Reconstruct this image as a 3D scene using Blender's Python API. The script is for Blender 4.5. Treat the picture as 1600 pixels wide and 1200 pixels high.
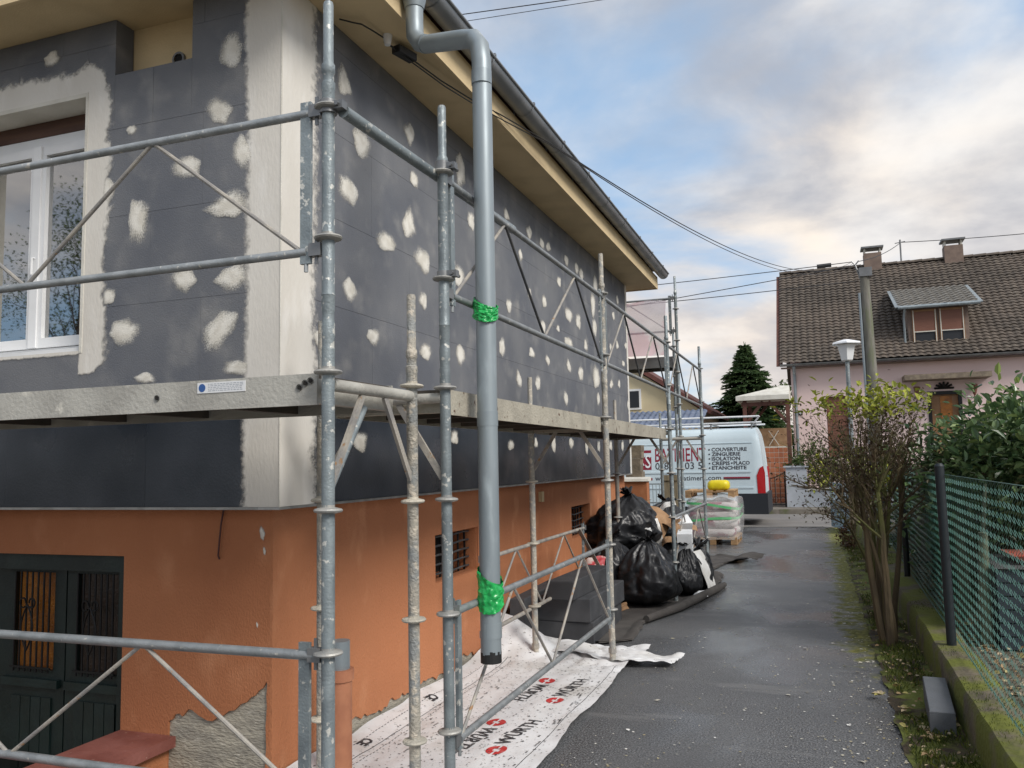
import bpy, math, random
from mathutils import Vector, Matrix, noise, geometry
for o in list(bpy.data.objects): bpy.data.objects.remove(o, do_unlink=True)
sc = bpy.context.scene
COL = sc.collection
R = math.radians
rnd = random.Random(7)

# ---------------------------------------------------------------- camera
yaw, pit, rol = R(19.835), R(5.36), R(-1.163)
fw = Vector((-math.sin(yaw)*math.cos(pit), math.cos(yaw)*math.cos(pit), math.sin(pit)))
rt = Vector((math.cos(yaw), math.sin(yaw), 0)); up = rt.cross(fw)
r2 = rt*math.cos(rol)+up*math.sin(rol); u2 = up*math.cos(rol)-rt*math.sin(rol)
cd = bpy.data.cameras.new('camera'); cam = bpy.data.objects.new('camera', cd); COL.objects.link(cam)
mw = Matrix((r2, u2, -fw)).transposed().to_4x4(); mw.translation = Vector((0, 0, 1.59)); cam.matrix_world = mw
cd.sensor_width = 36; cd.lens = 1300/1600*36; cd.clip_start = .05; cd.clip_end = 3000
sc.camera = cam

# ---------------------------------------------------------------- world: Nishita sky behind broken cloud
SUN_EL, SUN_AZ = R(40), R(118)          # azimuth clockwise from +Y
w = bpy.data.worlds.new('World'); sc.world = w; w.use_nodes = True
nt = w.node_tree; N = nt.nodes; L = nt.links; N.clear()
def nd(t, **k):
    n = N.new(t)
    for a, b in k.items(): setattr(n, a, b)
    return n
def mth(op, a, b=None, c=None):
    n = nd('ShaderNodeMath', operation=op)
    for i, v in enumerate((a, b, c)):
        if v is None: continue
        if isinstance(v, (int, float)): n.inputs[i].default_value = v
        else: L.new(v, n.inputs[i])
    return n.outputs[0]
def mixc(f, a, b):
    n = nd('ShaderNodeMix', data_type='RGBA')
    for s, v in ((n.inputs[0], f), (n.inputs[6], a), (n.inputs[7], b)):
        if isinstance(v, (int, float)): s.default_value = v
        elif isinstance(v, tuple): s.default_value = (*v, 1)
        else: L.new(v, s)
    return n.outputs[2]
out = nd('ShaderNodeOutputWorld'); bg = nd('ShaderNodeBackground'); L.new(bg.outputs[0], out.inputs[0])
sky = nd('ShaderNodeTexSky', sky_type='NISHITA', sun_disc=False, sun_elevation=SUN_EL, sun_rotation=SUN_AZ)
tc = nd('ShaderNodeTexCoord'); sep = nd('ShaderNodeSeparateXYZ'); L.new(tc.outputs['Generated'], sep.inputs[0])
zc = mth('ADD', mth('MAXIMUM', sep.outputs[2], 0.0), .22)
cu_ = nd('ShaderNodeCombineXYZ'); L.new(mth('DIVIDE', sep.outputs[0], zc), cu_.inputs[0]); L.new(mth('DIVIDE', sep.outputs[1], zc), cu_.inputs[1])
CLOUD_OFF = (5.5, 0.6, 0.0)
mp = nd('ShaderNodeMapping'); L.new(cu_.outputs[0], mp.inputs[0]); mp.inputs['Location'].default_value = CLOUD_OFF; mp.inputs['Scale'].default_value = (1.0, 1.0, 1)
def nz(scale, detail=6, rough=.55, dist=.4, w4=0):
    n = nd('ShaderNodeTexNoise', noise_dimensions='4D'); L.new(mp.outputs[0], n.inputs['Vector']); n.inputs['Scale'].default_value = scale
    n.inputs['Detail'].default_value = detail; n.inputs['Roughness'].default_value = rough; n.inputs['Distortion'].default_value = dist; n.inputs['W'].default_value = w4
    return n.outputs[0]
def mr(v, a, b):
    n = nd('ShaderNodeMapRange', interpolation_type='SMOOTHSTEP'); L.new(v, n.inputs[0]); n.inputs[1].default_value = a; n.inputs[2].default_value = b
    return n.outputs[0]
cover = mr(nz(1.25, 7, .52, .25, 1.3), .345, .565)
shade = mr(nz(2.1, 7, .55, .2, 4.2), .33, .66)
warm = mr(nz(1.3, 3, .5, .2, 9.1), .42, .66)
K = 9.0
cl_d = (.37*K, .385*K, .43*K); cl_l = (.76*K, .745*K, .73*K); cl_w = (.90*K, .765*K, .62*K)
cl = mixc(shade, cl_d, mixc(warm, cl_l, cl_w))
hz = mr(sep.outputs[2], .30, .0)
n_ = nd('ShaderNodeMapRange'); L.new(sep.outputs[2], n_.inputs[0]); n_.inputs[1].default_value = 0; n_.inputs[2].default_value = .28; n_.inputs[3].default_value = .55; n_.inputs[4].default_value = 0
cl = mixc(n_.outputs[0], cl, (.80*K, .69*K, .60*K))
skyb = mixc(.6, sky.outputs[0], (.33*K, .52*K, .76*K))
col = mixc(cover, skyb, cl)
L.new(col, bg.inputs[0]); bg.inputs[1].default_value = .1

# ---------------------------------------------------------------- sun (behind thin cloud) and exposure
sd_ = bpy.data.lights.new('sun', 'SUN'); sun = bpy.data.objects.new('sun', sd_); COL.objects.link(sun)
sd_.energy = 2.3; sd_.angle = R(22); sd_.color = (1, .95, .88)
sdir = Vector((math.sin(SUN_AZ)*math.cos(SUN_EL), math.cos(SUN_AZ)*math.cos(SUN_EL), math.sin(SUN_EL)))
sun.rotation_euler = (-sdir).to_track_quat('-Z', 'Y').to_euler(); sun.location = sdir*60
sc.view_settings.view_transform = 'Standard'; sc.view_settings.look = 'None'; sc.view_settings.gamma = 1
sc.view_settings.use_curve_mapping = False; sc.view_settings.exposure = .50

# ================================================================ helpers
class MB:
    def __init__(s): s.v = []; s.f = []; s.a = []
    def add(s, vs, fs, a=None):
        o = len(s.v); s.v += [tuple(p) for p in vs]; s.f += [tuple(i+o for i in f) for f in fs]
        if a is not None: s.a += list(a) if hasattr(a, '__len__') else [a]*len(vs)
        return s
    def box(s, x0, x1, y0, y1, z0, z1):
        return s.add([(x0,y0,z0),(x1,y0,z0),(x1,y1,z0),(x0,y1,z0),(x0,y0,z1),(x1,y0,z1),(x1,y1,z1),(x0,y1,z1)],
              [(0,3,2,1),(4,5,6,7),(0,1,5,4),(1,2,6,5),(2,3,7,6),(3,0,4,7)])
    def obox(s, c, ax, ay, az):           # oriented box: centre, three half-axis vectors
        c = Vector(c); ax, ay, az = Vector(ax), Vector(ay), Vector(az)
        vs = [c+ax*i+ay*j+az*k for k in (-1,1) for i,j in ((-1,-1),(1,-1),(1,1),(-1,1))]
        return s.add(vs, [(0,3,2,1),(4,5,6,7),(0,1,5,4),(1,2,6,5),(2,3,7,6),(3,0,4,7)])
    def bar(s, p, q, wd, th, upv=(0,0,1)): # flat bar from p to q
        p, q = Vector(p), Vector(q); d = (q-p); a = d.normalized().cross(Vector(upv))
        if a.length < .01: a = Vector((1,0,0))
        a.normalize(); b = a.cross(d.normalized())
        return s.obox((p+q)/2, d/2, a*wd/2, b*th/2)
    def tube(s, pts, r, n=10, cap=True, a=None):
        pts = [Vector(p) for p in pts]; m = len(pts); rs = r if hasattr(r, '__len__') else [r]*m
        t = (pts[1]-pts[0]).normalized(); u = t.cross(Vector((0,0,1)))
        if u.length < .05: u = t.cross(Vector((1,0,0)))
        u.normalize(); vs = []; fs = []
        for i in range(m):
            ti = (pts[min(i+1,m-1)]-pts[max(i-1,0)])
            ti = ti.normalized() if ti.length > 1e-9 else t
            u = (u-ti*u.dot(ti)); u = u.normalized() if u.length > 1e-6 else ti.orthogonal().normalized()
            b = ti.cross(u)
            for k in range(n):
                g = 2*math.pi*k/n; vs.append(pts[i]+(u*math.cos(g)+b*math.sin(g))*rs[i])
        for i in range(m-1):
            for k in range(n):
                k2 = (k+1) % n; fs.append((i*n+k, i*n+k2, (i+1)*n+k2, (i+1)*n+k))
        if cap: fs += [tuple(range(n))[::-1], tuple((m-1)*n+k for k in range(n))]
        return s.add(vs, fs, a)
    def grid(s, nu, nv, fn, closed_u=False):
        vs = [fn(i/(nu-1) if not closed_u else i/nu, j/(nv-1)) for j in range(nv) for i in range(nu)]
        fs = []
        for j in range(nv-1):
            for i in range(nu if closed_u else nu-1):
                i2 = (i+1) % nu; fs.append((j*nu+i, j*nu+i2, (j+1)*nu+i2, (j+1)*nu+i))
        return s.add(vs, fs)
    def prism(s, poly, holes, fn, t):      # 2D polygon with holes; fn(u,v,d) -> 3D, extruded by t behind
        loops = [poly]+list(holes); flat = [p for l in loops for p in l]
        tri = geometry.tessellate_polygon([[Vector((p[0], p[1], 0)) for p in l] for l in loops]); n = len(flat)
        vs = [fn(p[0], p[1], 0) for p in flat]+[fn(p[0], p[1], t) for p in flat]
        fs = [tuple(x) for x in tri]+[tuple(i+n for i in x[::-1]) for x in tri]; o = 0
        for l in loops:
            m = len(l); fs += [(o+i, o+(i+1) % m, o+(i+1) % m+n, o+i+n) for i in range(m)]; o += m
        return s.add(vs, fs)

BASE = {}
def wl(o):                                 # world location of an object's root
    while o is not None:
        if o.name in BASE: return BASE[o.name]
        o = o.parent
    return Vector((0,0,0))
def link(name, me, parent=None, loc=None):
    o = bpy.data.objects.new(name, me); COL.objects.link(o)
    if parent is not None: o.parent = parent
    if loc is not None: o.location = loc
    return o
def mesh(name, mb, m, base=Vector((0,0,0)), smooth=False, fixn=True):
    me = bpy.data.meshes.new(name)
    me.from_pydata([tuple(Vector(p)-base) for p in mb.v], [], mb.f); me.validate()
    if fixn:
        import bmesh
        b = bmesh.new(); b.from_mesh(me); bmesh.ops.recalc_face_normals(b, faces=b.faces); b.to_mesh(me); b.free()
    if m is not None: me.materials.append(m)
    if mb.a and len(mb.a) == len(me.vertices):
        at = me.attributes.new('tint', 'FLOAT', 'POINT'); at.data.foreach_set('value', mb.a)
    if smooth:
        me.polygons.foreach_set('use_smooth', [True]*len(me.polygons))
        if smooth != 'all': me.set_sharp_from_angle(angle=R(40))
    me.update(); return me
def part(name, mb, m, parent, smooth=False, fixn=True, label=None):
    o = link(name, mesh(name, mb, m, wl(parent), smooth, fixn), parent)
    if label: o['label'] = label
    return o
def thing(name, label, cat, loc, group=None):
    o = bpy.data.objects.new(name, None); COL.objects.link(o); o.location = loc; o.empty_display_size = .1
    BASE[o.name] = Vector(loc); o['label'] = label; o['category'] = cat
    if group: o['group'] = group
    return o
def one(name, mb, m, label, cat, loc, smooth=False, group=None, fixn=True):
    o = link(name, mesh(name, mb, m, Vector(loc), smooth, fixn), None, loc); BASE[o.name] = Vector(loc)
    o['label'] = label; o['category'] = cat
    if group: o['group'] = group
    return o
def struct(name, mb, m, smooth=False, kind='structure', label=None, cat=None):
    o = link(name, mesh(name, mb, m, Vector((0,0,0)), smooth)); o['kind'] = kind; BASE[o.name] = Vector((0,0,0))
    if label: o['label'] = label; o['category'] = cat
    return o

def mat(name, col, col2=None, s=6, lo=.35, hi=.65, col3=None, s3=40, lo3=.6, hi3=.68, rough=.7, rough2=None, metal=0, bump=0, bs=60,
        spec=.5, stretch=(1,1,1), detail=5, objvar=0, emit=None, alpha=None, world=False):
    m = bpy.data.materials.new(name); m.use_nodes = True; t = m.node_tree; n = t.nodes; l = t.links
    b = n['Principled BSDF']; b.inputs['Metallic'].default_value = metal; b.inputs['Specular IOR Level'].default_value = spec
    b.inputs['Roughness'].default_value = rough
    tc = n.new('ShaderNodeTexCoord'); oi = n.new('ShaderNodeObjectInfo'); mp = n.new('ShaderNodeMapping'); mp.inputs['Scale'].default_value = stretch
    ad = n.new('ShaderNodeVectorMath'); ad.operation = 'MULTIPLY_ADD'; l.new(oi.outputs['Random'], ad.inputs[0]); ad.inputs[1].default_value = (17, 23, 31)
    if world: ad.inputs[1].default_value = (0, 0, 0); l.new(n.new('ShaderNodeNewGeometry').outputs['Position'], mp.inputs[0])   # one continuous pattern across neighbouring pieces
    else: l.new(tc.outputs['Object'], mp.inputs[0])
    l.new(mp.outputs[0], ad.inputs[2])
    def nz(s, d=detail):
        x = n.new('ShaderNodeTexNoise'); x.inputs['Scale'].default_value = s; x.inputs['Detail'].default_value = d; l.new(ad.outputs[0], x.inputs['Vector']); return x.outputs[0]
    def rng(v, a, c, o0=0., o1=1.):
        x = n.new('ShaderNodeMapRange'); x.interpolation_type = 'SMOOTHSTEP'; l.new(v, x.inputs[0])
        for i, q in enumerate((a, c, o0, o1)): x.inputs[i+1].default_value = q
        return x.outputs[0]
    def mx(f, a, c):
        x = n.new('ShaderNodeMix'); x.data_type = 'RGBA'
        for q, v in ((x.inputs[0], f), (x.inputs[6], a), (x.inputs[7], c)):
            if isinstance(v, tuple): q.default_value = (*v, 1)
            elif isinstance(v, (int, float)): q.default_value = v
            else: l.new(v, q)
        return x.outputs[2]
    c = col; f1 = None
    if col2: f1 = rng(nz(s), lo, hi); c = mx(f1, c, col2)
    if col3: c = mx(rng(nz(s3), lo3, hi3), c, col3)
    if objvar:
        h = n.new('ShaderNodeHueSaturation'); h.inputs['Value'].default_value = 1
        l.new(rng(oi.outputs['Random'], 0, 1, 1-objvar, 1+objvar), h.inputs['Value'])
        if isinstance(c, tuple): h.inputs['Color'].default_value = (*c, 1)
        else: l.new(c, h.inputs['Color'])
        c = h.outputs[0]
    if isinstance(c, tuple): b.inputs['Base Color'].default_value = (*c, 1)
    else: l.new(c, b.inputs['Base Color'])
    if rough2 is not None: l.new(rng(nz(s*1.7 if col2 else s), .35, .65, rough, rough2), b.inputs['Roughness'])
    if bump:
        bn = n.new('ShaderNodeBump'); bn.inputs['Strength'].default_value = bump; bn.inputs['Distance'].default_value = .01
        l.new(nz(bs, 3), bn.inputs['Height']); l.new(bn.outputs[0], b.inputs['Normal'])
    if emit: b.inputs['Emission Color'].default_value = (*emit[0], 1); b.inputs['Emission Strength'].default_value = emit[1]
    if alpha is not None: b.inputs['Alpha'].default_value = alpha
    return m
def feather(m, lo=.4, hi=.62, s=14, amt=.9):      # patches of thin filler: ragged, feathered edge from the 'tint' attribute
    t = m.node_tree; n = t.nodes; l = t.links; b = n['Principled BSDF']
    at = n.new('ShaderNodeAttribute'); at.attribute_name = 'tint'; tc = n.new('ShaderNodeTexCoord')
    z = n.new('ShaderNodeTexNoise'); z.inputs['Scale'].default_value = s; z.inputs['Detail'].default_value = 7; z.inputs['Roughness'].default_value = .65
    l.new(tc.outputs['Object'], z.inputs['Vector'])
    a = n.new('ShaderNodeMath'); a.operation = 'MULTIPLY_ADD'; l.new(z.outputs[0], a.inputs[0]); a.inputs[1].default_value = amt; l.new(at.outputs['Fac'], a.inputs[2])
    r = n.new('ShaderNodeMapRange'); r.interpolation_type = 'SMOOTHSTEP'; l.new(a.outputs[0], r.inputs[0]); r.inputs[1].default_value = lo+amt/2; r.inputs[2].default_value = hi+amt/2
    l.new(r.outputs[0], b.inputs['Alpha']); return m
def leafmat(name, cols, rough=.45, trans=.25):
    m = bpy.data.materials.new(name); m.use_nodes = True; t = m.node_tree; n = t.nodes; l = t.links; b = n['Principled BSDF']
    at = n.new('ShaderNodeAttribute'); at.attribute_name = 'tint'; r = n.new('ShaderNodeValToRGB'); l.new(at.outputs['Fac'], r.inputs[0])
    e = r.color_ramp.elements; e[0].color = (*cols[0], 1); e[1].color = (*cols[-1], 1)
    for i, c in enumerate(cols[1:-1]): x = e.new((i+1)/(len(cols)-1)); x.color = (*c, 1)
    l.new(r.outputs[0], b.inputs['Base Color']); b.inputs['Roughness'].default_value = rough
    if trans:
        tr = n.new('ShaderNodeBsdfTranslucent'); l.new(r.outputs[0], tr.inputs[0]); mx = n.new('ShaderNodeMixShader'); mx.inputs[0].default_value = trans
        l.new(b.outputs[0], mx.inputs[1]); l.new(tr.outputs[0], mx.inputs[2]); l.new(mx.outputs[0], n['Material Output'].inputs[0])
    return m
def glassmat(name, tint=(.9,.95,.95), base=.12):
    m = bpy.data.materials.new(name); m.use_nodes = True; t = m.node_tree; n = t.nodes; l = t.links; n.remove(n['Principled BSDF'])
    tr = n.new('ShaderNodeBsdfTransparent'); tr.inputs[0].default_value = (*tint, 1); g = n.new('ShaderNodeBsdfGlossy'); g.inputs['Roughness'].default_value = .02
    fr = n.new('ShaderNodeFresnel'); fr.inputs[0].default_value = 1.5; a = n.new('ShaderNodeMath'); a.operation = 'MULTIPLY_ADD'; l.new(fr.outputs[0], a.inputs[0]); a.inputs[1].default_value = 1.6; a.inputs[2].default_value = base
    mx = n.new('ShaderNodeMixShader'); l.new(a.outputs[0], mx.inputs[0]); l.new(tr.outputs[0], mx.inputs[1]); l.new(g.outputs[0], mx.inputs[2]); l.new(mx.outputs[0], n['Material Output'].inputs[0])
    return m
_tx = {}
def text2d(s, size=1, bold=0.0, shear=0.0):
    cu = bpy.data.curves.new('lettering', 'FONT'); cu.body = s; cu.size = size; cu.offset = bold; cu.shear = shear; cu.resolution_u = 2
    ob = bpy.data.objects.new('lettering', cu); COL.objects.link(ob)
    me = bpy.data.meshes.new_from_object(ob.evaluated_get(bpy.context.evaluated_depsgraph_get()))
    v = [(p.co.x, p.co.y) for p in me.vertices]; f = [tuple(p.vertices) for p in me.polygons]
    bpy.data.objects.remove(ob); bpy.data.curves.remove(cu); bpy.data.meshes.remove(me)
    x0 = min(p[0] for p in v); return [(p[0]-x0, p[1]) for p in v], f, max(p[0] for p in v)-x0
def leaf(mb, p, d, upv, Ln, W, tint):
    d = d.normalized(); s = d.cross(upv)
    s = s.normalized() if s.length > .01 else d.orthogonal().normalized()
    n = s.cross(d); p = Vector(p)
    b = p; t = p+d*Ln-n*Ln*.12; r1 = p+d*Ln*.3+s*W*.5+n*W*.18; r2_ = p+d*Ln*.7+s*W*.42+n*W*.12; l1 = p+d*Ln*.3-s*W*.5+n*W*.18; l2 = p+d*Ln*.7-s*W*.42+n*W*.12
    mb.add([b, r1, r2_, t, l2, l1], [(0,1,2,3),(0,3,4,5)], tint)
def rv(k=1.0): return Vector((rnd.gauss(0,1), rnd.gauss(0,1), rnd.gauss(0,1)))*k
def fbm(x, y, z=0, s=1, o=4): return noise.fractal(Vector((x*s, y*s, z*s)), 1.0, 2.0, o)
# ================================================================ materials
m_eps = mat('graphite_board', (.108,.117,.138), (.165,.171,.184), s=1.6, lo=.3, hi=.7, col3=(.235,.235,.235), s3=4.5, lo3=.50, hi3=.82, rough=.62, rough2=.8, bump=.25, bs=150, objvar=.02, detail=12, world=True)
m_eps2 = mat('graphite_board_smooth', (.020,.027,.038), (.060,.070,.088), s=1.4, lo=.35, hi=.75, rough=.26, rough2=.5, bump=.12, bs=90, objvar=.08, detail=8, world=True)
m_epsblk = mat('graphite_block', (.035,.037,.042), (.055,.057,.063), s=5, rough=.75, bump=.5, bs=180, objvar=.15)
m_fill = feather(mat('filler', (.76,.735,.67), (.63,.60,.53), s=1.6, lo=.38, hi=.66, rough=.85, bump=.2, bs=14, detail=8), .14, .98, 13, 1.3)
m_band = feather(mat('basecoat', (.72,.695,.645), (.62,.59,.535), s=2.2, lo=.3, hi=.75, col3=(.78,.76,.72), s3=6, lo3=.5, hi3=.8, rough=.85, bump=.18, bs=70, stretch=(1,1,.35), detail=8), .15, .80, 24, 1.2)
m_reveal = mat('reveal_coat', (.66,.64,.58), (.56,.54,.48), s=5, rough=.85, bump=.3, bs=80)
m_orange = mat('orange_render', (.455,.178,.078), (.36,.130,.054), s=1.0, lo=.32, hi=.72, col3=(.53,.235,.115), s3=5, lo3=.54, hi3=.8, rough=.85, bump=.6, bs=110, detail=10, stretch=(1,1,.55))
m_conc = mat('bare_mortar', (.40,.37,.30), (.27,.25,.21), s=7, lo=.3, hi=.7, col3=(.50,.47,.40), s3=25, lo3=.55, hi3=.75, rough=.9, bump=1.0, bs=35, stretch=(1,1,3))
m_cream = mat('cream_paint', (.66,.52,.31), (.57,.445,.26), s=3, rough=.8, bump=.2, bs=90)
m_dark = mat('void_shade', (.012,.011,.010), rough=.9)  # near-black colour painted in for the shade inside holes and openings
m_zinc = mat('zinc', (.29,.335,.36), (.235,.275,.30), s=3, lo=.3, hi=.7, col3=(.40,.46,.49), s3=11, lo3=.54, hi3=.78, rough=.42, rough2=.55, metal=.35, bump=.06, bs=30, stretch=(1,1,.3))
m_hgut = mat('gutter_zinc', (.21,.225,.24), (.27,.285,.30), s=4, rough=.42, metal=.4, bump=.1, bs=40)
m_gut = mat('gutter_metal', (.16,.165,.17), (.22,.225,.23), s=4, rough=.45, metal=.5, bump=.1, bs=40)
m_galv = mat('galvanised_tube', (.255,.295,.31), (.175,.205,.22), s=9, lo=.35, hi=.7, col3=(.58,.58,.54), s3=34, lo3=.60, hi3=.66, rough=.42, rough2=.62, metal=.35, bump=.25, bs=120, objvar=.12)
m_galvd = mat('plastered_tube', (.36,.335,.285), (.26,.27,.265), s=10, lo=.4, hi=.65, col3=(.52,.47,.39), s3=26, lo3=.52, hi3=.64, rough=.7, metal=.1, bump=.9, bs=80, objvar=.12)
m_rail = mat('rail_tube', (.33,.35,.36), (.24,.26,.27), s=12, lo=.35, hi=.7, col3=(.55,.54,.50), s3=30, lo3=.62, hi3=.68, rough=.4, rough2=.6, metal=.4, bump=.2, bs=100, objvar=.15)
m_brace = mat('brace_tube', (.40,.37,.32), (.26,.25,.24), s=10, col3=(.34,.20,.10), s3=22, lo3=.62, hi3=.7, rough=.6, metal=.2, bump=.3, bs=90)
m_braced = mat('dark_brace_tube', (.06,.065,.07), (.10,.10,.10), s=10, rough=.6, metal=.3)
m_deck = mat('deck_steel', (.43,.42,.38), (.33,.32,.29), s=5, lo=.35, hi=.7, col3=(.56,.54,.48), s3=14, lo3=.6, hi3=.75, rough=.55, rough2=.7, metal=.15, bump=.35, bs=70, objvar=.08)
m_deckr = mat('deck_steel_rusty', (.42,.39,.32), (.33,.305,.25), s=5, col3=(.12,.075,.05), s3=20, lo3=.63, hi3=.68, rough=.65, metal=.1, bump=.5, bs=70, objvar=.08)
m_ply = mat('deck_plywood', (.05,.042,.035), (.08,.065,.05), s=6, rough=.8)
m_white = mat('white_pvc', (.78,.79,.80), (.72,.73,.74), s=4, rough=.3)
m_brown = mat('brown_wood', (.10,.045,.025), (.07,.03,.018), s=8, rough=.6, stretch=(.3,1,3))
m_curt = mat('curtain', (.55,.50,.38), (.46,.42,.32), s=6, rough=.9)
m_green = mat('dark_green_paint', (.004,.011,.010), (.007,.018,.017), s=5, rough=.4, rough2=.55, bump=.15, bs=60)
m_iron = mat('wrought_iron', (.012,.012,.013), rough=.45, metal=.4)
m_oglass = mat('amber_glass', (.42,.15,.012), (.22,.07,.008), s=5, lo=.35, hi=.7, rough=.3, bump=.8, bs=70)
m_oglassd = mat('amber_glass_shut', (.05,.03,.02), (.03,.02,.015), s=8, rough=.3, bump=.6, bs=70)
m_cop = mat('red_coping', (.20,.065,.050), (.27,.10,.080), s=6, col3=(.40,.25,.2), s3=30, lo3=.66, hi3=.74, rough=.5, rough2=.7, bump=.3, bs=60)
m_terra = mat('terracotta_pipe', (.45,.19,.10), (.38,.15,.08), s=8, rough=.7, bump=.2)
m_black = mat('black_rubber', (.012,.012,.012), rough=.6)
m_glass = glassmat('window_glass', base=.36)

def asphalt():
    m = bpy.data.materials.new('wet_asphalt'); m.use_nodes = True; t = m.node_tree; n = t.nodes; l = t.links; b = n['Principled BSDF']
    tc = n.new('ShaderNodeTexCoord'); sp = n.new('ShaderNodeSeparateXYZ'); l.new(tc.outputs['Object'], sp.inputs[0])
    def nz(s, d=6, st=(1,1,1), r=.55):
        mp = n.new('ShaderNodeMapping'); mp.inputs['Scale'].default_value = st; l.new(tc.outputs['Object'], mp.inputs[0])
        x = n.new('ShaderNodeTexNoise'); x.inputs['Scale'].default_value = s; x.inputs['Detail'].default_value = d; x.inputs['Roughness'].default_value = r; l.new(mp.outputs[0], x.inputs['Vector']); return x.outputs[0]
    def rng(v, a, c, o0=0., o1=1.):
        x = n.new('ShaderNodeMapRange'); x.interpolation_type = 'SMOOTHSTEP'; l.new(v, x.inputs[0])
        for i, q in enumerate((a, c, o0, o1)): x.inputs[i+1].default_value = q
        return x.outputs[0]
    def mth(op, a, c):
        x = n.new('ShaderNodeMath'); x.operation = op
        for i, v in enumerate((a, c)):
            if isinstance(v, (int, float)): x.inputs[i].default_value = v
            else: l.new(v, x.inputs[i])
        return x.outputs[0]
    def mx(f, a, c):
        x = n.new('ShaderNodeMix'); x.data_type = 'RGBA'
        for q, v in ((x.inputs[0], f), (x.inputs[6], a), (x.inputs[7], c)):
            if isinstance(v, tuple): q.default_value = (*v, 1)
            elif isinstance(v, (int, float)): q.default_value = v
            else: l.new(v, q)
        return x.outputs[2]
    agg = nz(95, 4, r=.7); c = mx(rng(agg, .40, .66), (.040,.042,.046), (.235,.238,.245)); c = mx(rng(nz(150, 2), .66, .70), c, (.42,.41,.38))
    c = mx(mth('MULTIPLY', rng(nz(1.1, 7), .40, .7), .5), c, (.085,.088,.093))
    # thin pale streaks across the drive: sheen of wet lime water painted as colour
    st = rng(nz(1.5, 8, (.45, 1.7, 1), .6), .575, .66); st = mth('MULTIPLY', st, .5); c = mx(st, c, (.20,.20,.20))
    # moss along the right edge
    ed = rng(sp.outputs[0], -.30, .42); far = rng(sp.outputs[1], 5.0, 8.0); ms = mth('MULTIPLY', mth('MULTIPLY', ed, far), 1.0)
    mo = rng(mth('ADD', ms, mth('MULTIPLY', mth('SUBTRACT', nz(5, 8), .5), 1.5)), .52, .95); c = mx(mo, c, mx(rng(nz(22, 4), .4, .6), (.085,.095,.015), (.20,.19,.04)))
    l.new(c, b.inputs['Base Color'])
    wet = rng(nz(.75, 6, (1, .7, 1)), .40, .62); l.new(mx(mo, mx(wet, (.45,)*3, (.09,)*3), (.9,)*3), b.inputs['Roughness'])
    bn = n.new('ShaderNodeBump'); l.new(rng(wet, 0, 1, .95, .30), bn.inputs['Strength']); bn.inputs['Distance'].default_value = .006; l.new(agg, bn.inputs['Height']); l.new(bn.outputs[0], b.inputs['Normal'])
    return m
m_asph = asphalt()
m_road = mat('road_asphalt', (.16,.152,.147), (.20,.19,.18), s=1.2, col3=(.17,.165,.16), s3=90, lo3=.6, hi3=.7, rough=.75, bump=.5, bs=90)
m_soil = mat('soil', (.045,.032,.020), (.075,.058,.032), s=9, col3=(.12,.14,.025), s3=5, lo3=.42, hi3=.58, rough=.95, bump=1.0, bs=40)
m_gsoil = mat('garden_soil', (.10,.085,.06), (.17,.15,.115), s=14, col3=(.06,.05,.03), s3=4, lo3=.45, hi3=.65, rough=.95, bump=1.0, bs=40)
m_moss = mat('mossy_concrete', (.15,.125,.085), (.10,.085,.06), s=5, col3=(.125,.14,.018), s3=3.2, lo3=.38, hi3=.56, rough=.95, bump=1.0, bs=30, detail=8)
m_pave = mat('pavement', (.19,.17,.145), (.14,.125,.105), s=3, col3=(.10,.11,.05), s3=2, lo3=.55, hi3=.7, rough=.85, bump=.4, bs=60)
m_grav = mat('verge_gravel', (.22,.21,.19), (.13,.12,.11), s=40, rough=.9, bump=1, bs=60)

# ================================================================ setting
g = MB(); HX0, HX1, HY0, HY1 = -5.0, -3.56, 1.9, 3.62
for x0, x1, y0, y1 in ((-900,HX0,-900,900),(HX1,900,-900,900),(HX0,HX1,-900,HY0),(HX0,HX1,HY1,900)):
    g.add([(x0,y0,-.03),(x1,y0,-.03),(x1,y1,-.03),(x0,y1,-.03)], [(0,1,2,3)])
struct('ground', g, m_gsoil)
g = MB(); g.add([(-3.19,-8,0),(.39,-8,0),(.39,20.1,0),(-12,20.1,0),(-12,12.4,0),(-2.7,12.4,0),(-2.7,3.5,0),(-3.19,3.5,0)], [tuple(range(8))])
struct('driveway', g, m_asph)
g = MB(); g.add([(-80,20.1,-.006),(80,20.1,-.006),(80,24.6,-.006),(-80,24.6,-.006)], [(0,1,2,3)]); struct('road', g, m_road)
g = MB()
g.grid(120, 3, lambda u, v: (-14+u*14.5, 19.95+v*.22+.05*fbm(u*40, v*3), .004+.012*(v == .5)+.006*fbm(u*90, v*9)))
struct('gravel_verge', g, m_grav)
g = MB(); g.box(-80, 80, 24.72, 60, -.02, .12); struct('pavement', g, m_pave)
km = mesh('kerb_stone', MB().box(0, .99, 0, .12, -.02, .125), m_pave)
kerb = MB().box(-80, -10.01, 24.6, 24.72, -.02, .122); kerb.box(10.01, 80, 24.6, 24.72, -.02, .122); ko = struct('kerb', kerb, m_pave)
for i in range(20): link('kerb_stone', km, ko, (-10+i, 24.6, rnd.uniform(-.004,.003)))
# stairwell down to the basement door
g = MB(); g.box(HX0-.2, HX1, HY0-.2, HY1, -1.05, -.95); g.box(HX0-.2, HX0, HY0-.2, HY1, -.95, -.032); g.box(HX0, HX1, HY0-.2, HY0, -.95, -.032)
for i in range(5): g.box(HX0, HX0+.28*(i+1), HY0+.002, HY1-.4, -.95+.001*i, -.95+.17*(5-i))
struct('stairwell', g, m_conc)
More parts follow.
